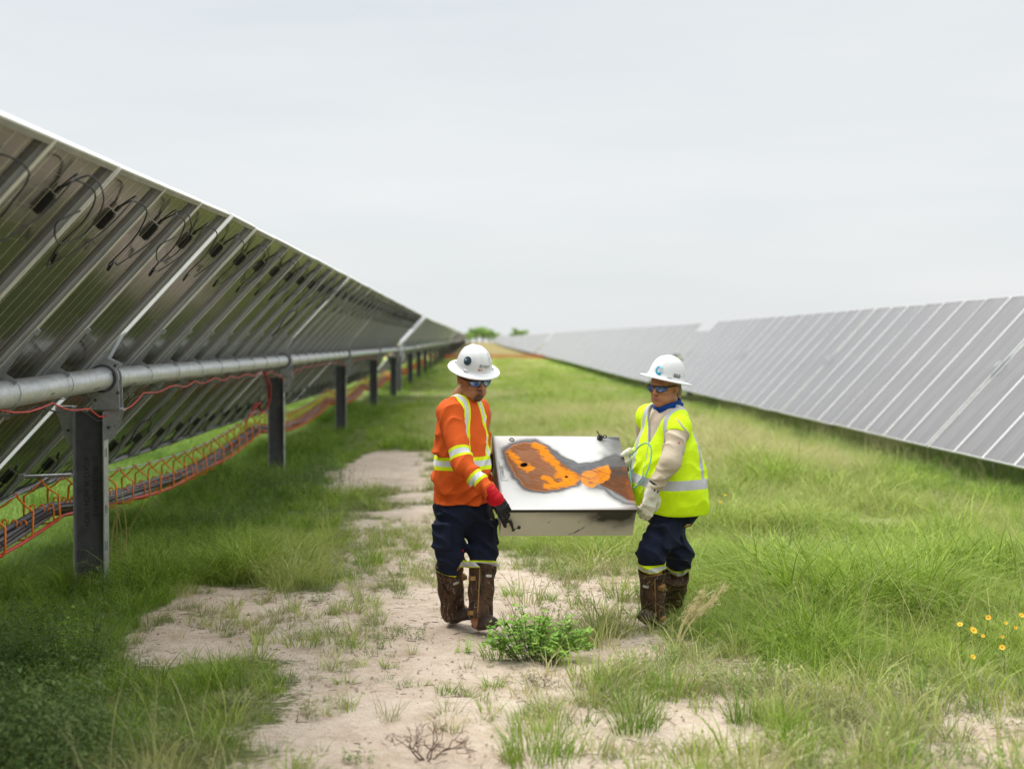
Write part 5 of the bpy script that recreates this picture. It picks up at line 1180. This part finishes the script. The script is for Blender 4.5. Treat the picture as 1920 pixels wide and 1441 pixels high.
    for i in (0, 1):
        hc = g['hand'][i]; L_ = unit(Wr[i]-E[i])
        def glove(p):
            d = hand_sdf(p, Wr[i], hc['D'], hc['N'], hc['side'], hc['curl'], 1.12, g['gl']); c = seg(p, Wr[i]-L_*hc.get('cuff', .03), Wr[i]+L_*.03, hc.get('cr', .046), .036); return sm(.014, d, smax(c, -((p-(Wr[i]-L_*hc.get('cuff', .03)))@L_), .004))+.0015*wrinkle(p, L_, 160, 3)
        c = Wr[i]+unit(hc['D'])*.06
        def gattr(V): 
            Nn = unit(hc['N']); t = (V-Wr[i])@unit(hc['D']); return {'pm': np.maximum(-(V-Wr[i])@Nn-.010, t-hc.get('dip', 9)), 'cf': .007-np.abs((V-Wr[i])@L_+hc.get('cuff', .03)-.012)}
        o = sdf_obj('glove', glove, c-.16, c+.16, .0030, g['glmat'], root, gattr)
        if hc.get('tagp'): b = MB(); Nn = unit(hc['N']); p0 = Wr[i]+Nn*.042+L_*.004; sx = unit(np.cross(L_, Nn)); b.box(p0, (.016, .009, .003), np.stack([sx, L_, Nn], 1)); b.build('cuff_label', M_ink, o)
    h, on = hard_hat(root, hd+HR@np.array([0, .0, .055])*hs+g['hat_off'], g['HATR'], 1.0, .107, .122, .142, .049)
    sunglasses(root, hd, HR, hs)
    def hair(p):
        q = (p-hd)@HR/hs; d = ell(q, (0, -.022, .035), (.0815, .098, .088)); d = smax(d, q[..., 1]-.045+.0*q[..., 2], .01); d = smax(d, -(q[..., 2]+g['hair_low']), .01)
        for s_ in (-1, 1): d = smax(d, -ell(q, (s_*.08, .02, -.02), (.03, .035, .04)), .005)
        if g.get('bun'): d = sm(.02, d, ell(q, (0, -.105, -.015), (.045, .035, .045)), ell(q, (-.03, -.10, -.06), (.02, .02, .04)))
        return d*hs+.002*np.sin(q[..., 0]*400+q[..., 2]*60)
    sdf_obj('hair', hair, hd-.22, hd+.22, .0055, simple('hair_'+g['key'], g['hairc'], .6, 0, .4, 60, .4, .3), root)
    # everything above was written in world metres: bring it under the root
    off = np.array(g['foot'])
    for ch in root.children: ch.location = Vector(np.array(ch.location)-off)
    return root, h, on, body, shirt, trousers

# left worker -------------------------------------------------------------
Fm = unit((.77, -.64)); Hm = unit((.50, -.87))
cur = [[(.45, 1.0, .6), (.5, 1.05, .6), (.55, 1.1, .65), (.6, 1.1, .7)]]*2
W1 = W(925, 928, 8.74); W1L = W(912, 858, 9.42)
hd = W(887, 703, 9.12)
M_redglove = masked('red_dipped_glove', (.50, .006, .015), [('pm', (.012, .010, .011), .5)], .8, .15, .3, 20)
man = dict(key='orange', foot=(-.06, 9.2, 0), label='worker in orange shirt with yellow and silver bands, holding the left end of the box', F=Fm,
    chest=W(866, 826, 9.14), chest_r=(.205, .140, .235), belly=W(867, 895, 9.14), belly_r=(.200, .168, .20), hip=W(868, 950, 9.17), hip_r=(.200, .160, .15), sh_r=.070,
    neck=W(869, 736, 9.20), neck_r=.062, S=[W(842, 773, 8.99), W(905, 775, 9.28)], E=[W(868, 871, 8.84), np.array([.03, 9.52, 1.08])], W=[W1, W1L], arm_r=(.078, .064, .047),
    H=[W(848, 945, 9.12), W(888, 945, 9.24)], K=[W(845, 1036, 9.10), W(905, 1034, 9.13)], A=[W(850, 1150, 9.33), W(902, 1162, 9.06)], leg_r=(.100, .089, .085), head=hd-np.array([0, 0, .018]), HR=frame(Hm, rad(15), rad(-3)), hs=1.12,
    nf=.040, beard=True, skin=(.40, .19, .105), lip=(.22, .08, .06), shirt=(.64, .098, .012), bands=True, bandz=1.8-(867-641)/2767*9.1, sb=(.80, .48), hem=.80, tcut=(.115, .10), tb=(.006, .045),
    GK=[W(842, 1060, 9.16), W(905, 1060, 9.12)], GA=[W(850, 1154, 9.33), W(900, 1160, 9.05)], gr=(.088, .078), gs=(-1, 1), gf=[(.45, -.9), (.35, -.94)],
    BA=[np.array([*W(853, 1160, 9.34)[:2], .095]), np.array([*W(903, 1170, 9.07)[:2], .095])], hand=[dict(D=(.52, -.12, -.75), N=(-.10, -.80, .58), side=1, curl=[(.15, .35, .3), (.35, .7, .5), (.5, .9, .6), (.6, 1.0, .6)], cuff=.045, cr=.050, dip=.100), dict(D=(.4, -.5, -.55), N=(-.7, .4, .4), side=-1, curl=cur[0], cuff=.03, dip=.06)],
    gl=.002, glmat=M_redglove, HATR=frame(Hm, rad(20), rad(-4)), hat_off=np.array([0, 0, .004]), hair_low=.055, hairc=(.02, .014, .010))
mroot, mh, mon, *_ = build_person(man)
# stickers on the left hat
M_navyst = simple('dark_teal_sticker', (.02, .045, .065), .4); M_redst = simple('red_sticker', (.55, .01, .02), .4); M_blk = simple('sticker_black', (.015, .015, .018), .4); M_wst = simple('white_sticker', (.75, .75, .75), .4); M_teal = simple('teal_sticker', (.02, .28, .42), .4); M_lblue = simple('light_blue_sticker', (.30, .60, .72), .4); M_greyst = simple('grey_sticker', (.35, .36, .38), .4)
decal(mh, mon, .98, .62, [circ(0, 0, .0255)], M_navyst); decal(mh, mon, .98, .62, [np.array([[-.019, .004], [-.004, .006], [-.004, .009], [-.018, .008]]), np.array([[-.017, -.003], [-.008, -.001], [-.008, .001], [-.017, 0]])], M_wst, off=.0056)
decal(mh, mon, -.62, .62, ringpolys(0, 0, .017, .021, .5, 5.6), M_greyst); decal(mh, mon, -.62, .92, ringpolys(0, 0, .006, .008), M_greyst)
decal_text(mh, mon, -.02, .34, 'Prism', .031, M_blk, dx=.004)
decal(mh, mon, -.02, .34, [np.array([[-.036, -.004], [-.043, -.009], [-.030, -.014], [.03, -.009], [-.028, -.011], [-.036, -.0085]])], M_redst)
# red stud on thigh pocket
# right worker ------------------------------------------------------------
Fw = unit((-.75, -.66)); Hw = unit((-.66, -.75))
M_whglove = masked('cream_leather_glove', (.60, .57, .47), [('cf', (.02, .02, .02), .6)], .8, .12, .5, 26)
hdw = W(1246, 724, 9.2)
L_s = W(1274, 800, 9.03); R_s = W(1214, 780, 9.38)
woman = dict(key='lime', foot=(1.1, 9.3, 0), label='worker in lime yellow vest over a tan shirt, holding the right end of the box', F=Fw,
    chest=W(1250, 850, 9.21), chest_r=(.200, .155, .22), belly=W(1252, 905, 9.21), belly_r=(.205, .178, .20), hip=W(1258, 948, 9.24), hip_r=(.200, .165, .15), sh_r=.062,
    neck=W(1256, 762, 9.24), neck_r=.062, S=[R_s, L_s], E=[np.array([1.12, 9.56, 1.06]), W(1257, 866, 8.90)], W=[W(1193, 850, 9.34), W(1224, 918, 8.92)], arm_r=(.071, .062, .045),
    H=[W(1238, 945, 9.36), W(1264, 945, 9.16)], K=[W(1273, 1040, 9.42), W(1222, 1036, 9.08)], A=[W(1258, 1130, 9.75), W(1224, 1155, 9.24)], leg_r=(.100, .088, .083), head=hdw, HR=frame(Hw, rad(6), rad(3)), hs=1.05,
    nk=.05, sw=.55, beard=False, skin=(.42, .19, .095), lip=(.36, .13, .10), shirt=(.50, .42, .31), bands=False, bandz=1.8-(900-641)/2767*9.2, sb=(.8, .5), hem=.76, vest=True, zv=1.8-(832-641)/2767*9.1, vhem=.735, tcut=(.12, .105), tb=(.055, .058),
    GK=[W(1268, 1076, 9.45), W(1222, 1068, 9.12)], GA=[W(1257, 1132, 9.74), W(1225, 1160, 9.25)], gr=(.086, .078), gs=(1, -1), gf=[(-.7, -.7), (-.45, -.9)],
    BA=[np.array([*W(1258, 1140, 9.76)[:2], .095]), np.array([*W(1226, 1165, 9.26)[:2], .095])], hand=[dict(D=(-.35, -.55, -.45), N=(.8, .3, .4), side=1, curl=cur[0], cuff=.05, cr=.044), dict(D=(-.26, -.10, -.95), N=(.42, -.88, .05), side=-1, curl=[(.25, .5, .45), (.35, .65, .5), (.45, .75, .5), (.55, .8, .5)], cuff=.052, cr=.047, tagp=True)],
    gl=.004, glmat=M_whglove, HATR=frame(unit((-.80, -.60)), rad(-9), rad(9)), hat_off=np.array([.012, 0, -.006]), hair_low=.03, hairc=(.30, .22, .13), bun=True)
wroot, wh, won, *_ = build_person(woman)
def scarf(p):
    Rn = frame(Hw, rad(18)); c = W(1253, 763, 9.22); d = ell(p, c, (.090, .100, .066), Rn); q = (p-c)@Rn; d = smax(d, -ell(p, c+np.array([0, 0, .055]), (.066, .074, .06), Rn), .006); return d+.004*np.sin(q[..., 2]*190+q[..., 0]*20)
o = sdf_obj('neck_scarf', scarf, W(1253, 763, 9.22)-.16, W(1253, 763, 9.22)+.16, .005, fabric('blue_scarf', (.005, .045, .22)), wroot); o.location = -Vector(woman['foot'])
decal(wh, won, -.38, .32, ringpolys(0, 0, .018, .028, 1.9, 5.3), M_teal); decal(wh, won, -.38, .32, [circ(.002, .019, .015, 14, .008), circ(.008, -.010, .014, 12, .006)], M_lblue); decal(wh, won, -.38, .32, [np.array([[-.006, -.016], [.008, -.018], [.012, -.011], [-.004, -.010]])], M_teal, off=.0056); decal(wh, won, -.38, .32, [np.array([[-.006, .0015], [.032, -.006], [.032, -.0045], [-.006, .0035]])], M_greyst, off=.0052)
decal(wh, won, -1.42, .26, [np.array([[-.026, -.009], [.026, -.009], [.028, 0], [.026, .012], [-.026, .012], [-.028, 0]])], M_blk, off=.004); decal_text(wh, won, -1.42, .26, 'HARC', .019, M_wst, dy=-.0045)
# chest radio tucked in the vest, teal tether cord, patches
b = MB(); Rw = frame(Fw); c = np.array(woman['chest'])+Rw@np.array([-.105, .150, -.055]); b.box(c, (.020, .012, .050), Rw); b.tube([c+Rw@np.array([.010, 0, .05]), c+Rw@np.array([.010, 0, .085])], .005, 8); b.box(c+Rw@np.array([0, .013, .02]), (.013, .002, .012), Rw)
o = b.build('radio', M_black, None); c0 = Vector(c); o.data.transform(Matrix.Translation(-c0)); o.location = c0; tag(o, 'small black radio clipped to the front of the lime vest', 'radio')
b = MB(); cp = [W(1178, 858, 9.28), W(1190, 846, 9.12), W(1203, 833, 9.02), W(1214, 831, 8.97), W(1221, 840, 8.95), W(1220, 862, 8.93), W(1213, 885, 8.92), W(1204, 902, 8.93), W(1194, 911, 8.98), W(1187, 915, 9.05)]
b.tube(spline(cp, 8), .0042, 8); b.tube(spline([W(1178, 858, 9.28), W(1181, 880, 9.2), W(1184, 915, 9.05)], 6), .0036, 6)
o = b.build('tether_cord', simple('teal_cord', (.16, .42, .36), .5), None, True); c0 = Vector(cp[4]); o.data.transform(Matrix.Translation(-c0)); o.location = c0; tag(o, 'teal tether cord looping over the lime vest to the box edge', 'cord')
def patch(root, foot, c, nrm, w, h, mat, name, parent_name='trousers'):
    par = [x for x in root.children if x.name.startswith(parent_name)][0]; n = unit(nrm); up_ = np.array([0, 0, 1.]); r = unit(np.cross(up_, n)); u = np.cross(n, r); b = MB(); b.box(np.asarray(c), (w, h, .002), np.stack([r, u, n], 1)); return b.build(name, mat, par)

def surf_point(objname, root, ray_o, ray_d):
    o = [x for x in root.children if x.name.startswith(objname)][0]; bpy.context.view_layer.update(); mw = o.matrix_world; inv = mw.inverted(); ok, loc, nrm, _ = o.ray_cast(inv @ Vector(ray_o), (inv.to_3x3() @ Vector(ray_d)).normalized())
    return (mw @ loc, nrm, o) if ok else (None, None, o)
def patch_at(root, objname, px, py, w, h, mat, name, shape='box'):
    t = W(px, py, 9.2); d = t-np.array([0, 0, 1.8]); loc, nrm, o = surf_point(objname, root, (0, 0, 1.8), tuple(d/np.linalg.norm(d)))
    if loc is None: print('NO HIT', name); return
    n = unit(nrm); up_ = np.array([0, 0, 1.]); r = unit(np.cross(up_, n)); u = np.cross(n, r); b = MB(); c = np.array(loc-o.matrix_world.translation)+n*.0015
    if shape == 'box': b.box(c, (w, h, .0015), np.stack([r, u, n], 1))
    else: b.tube([c-n*.002, c+n*.0012], w, 14)
    b.build(name, mat, o)
    return c, r, u, n, o
patch_at(mroot, 'trousers', 868, 1032, .009, .009, M_redst, 'snap_stud', 'disc')
q = patch_at(wroot, 'trousers', 1289, 984, .0155, .0195, simple('tan_label', (.62, .42, .27), .7), 'label_patch')
if q:
    c, r, u, n, o = q; b = MB(); t = np.linspace(.5, 5.4, 10); b.tube([c+n*.002+r*.008*math.cos(a)+u*.009*math.sin(a) for a in t], .0018, 5); b.build('label_emblem', simple('label_orange', (.70, .28, .06), .7), o)
patch_at(wroot, 'shirt', 1273, 830, .006, .008, M_redst, 'sleeve_mark', 'disc')
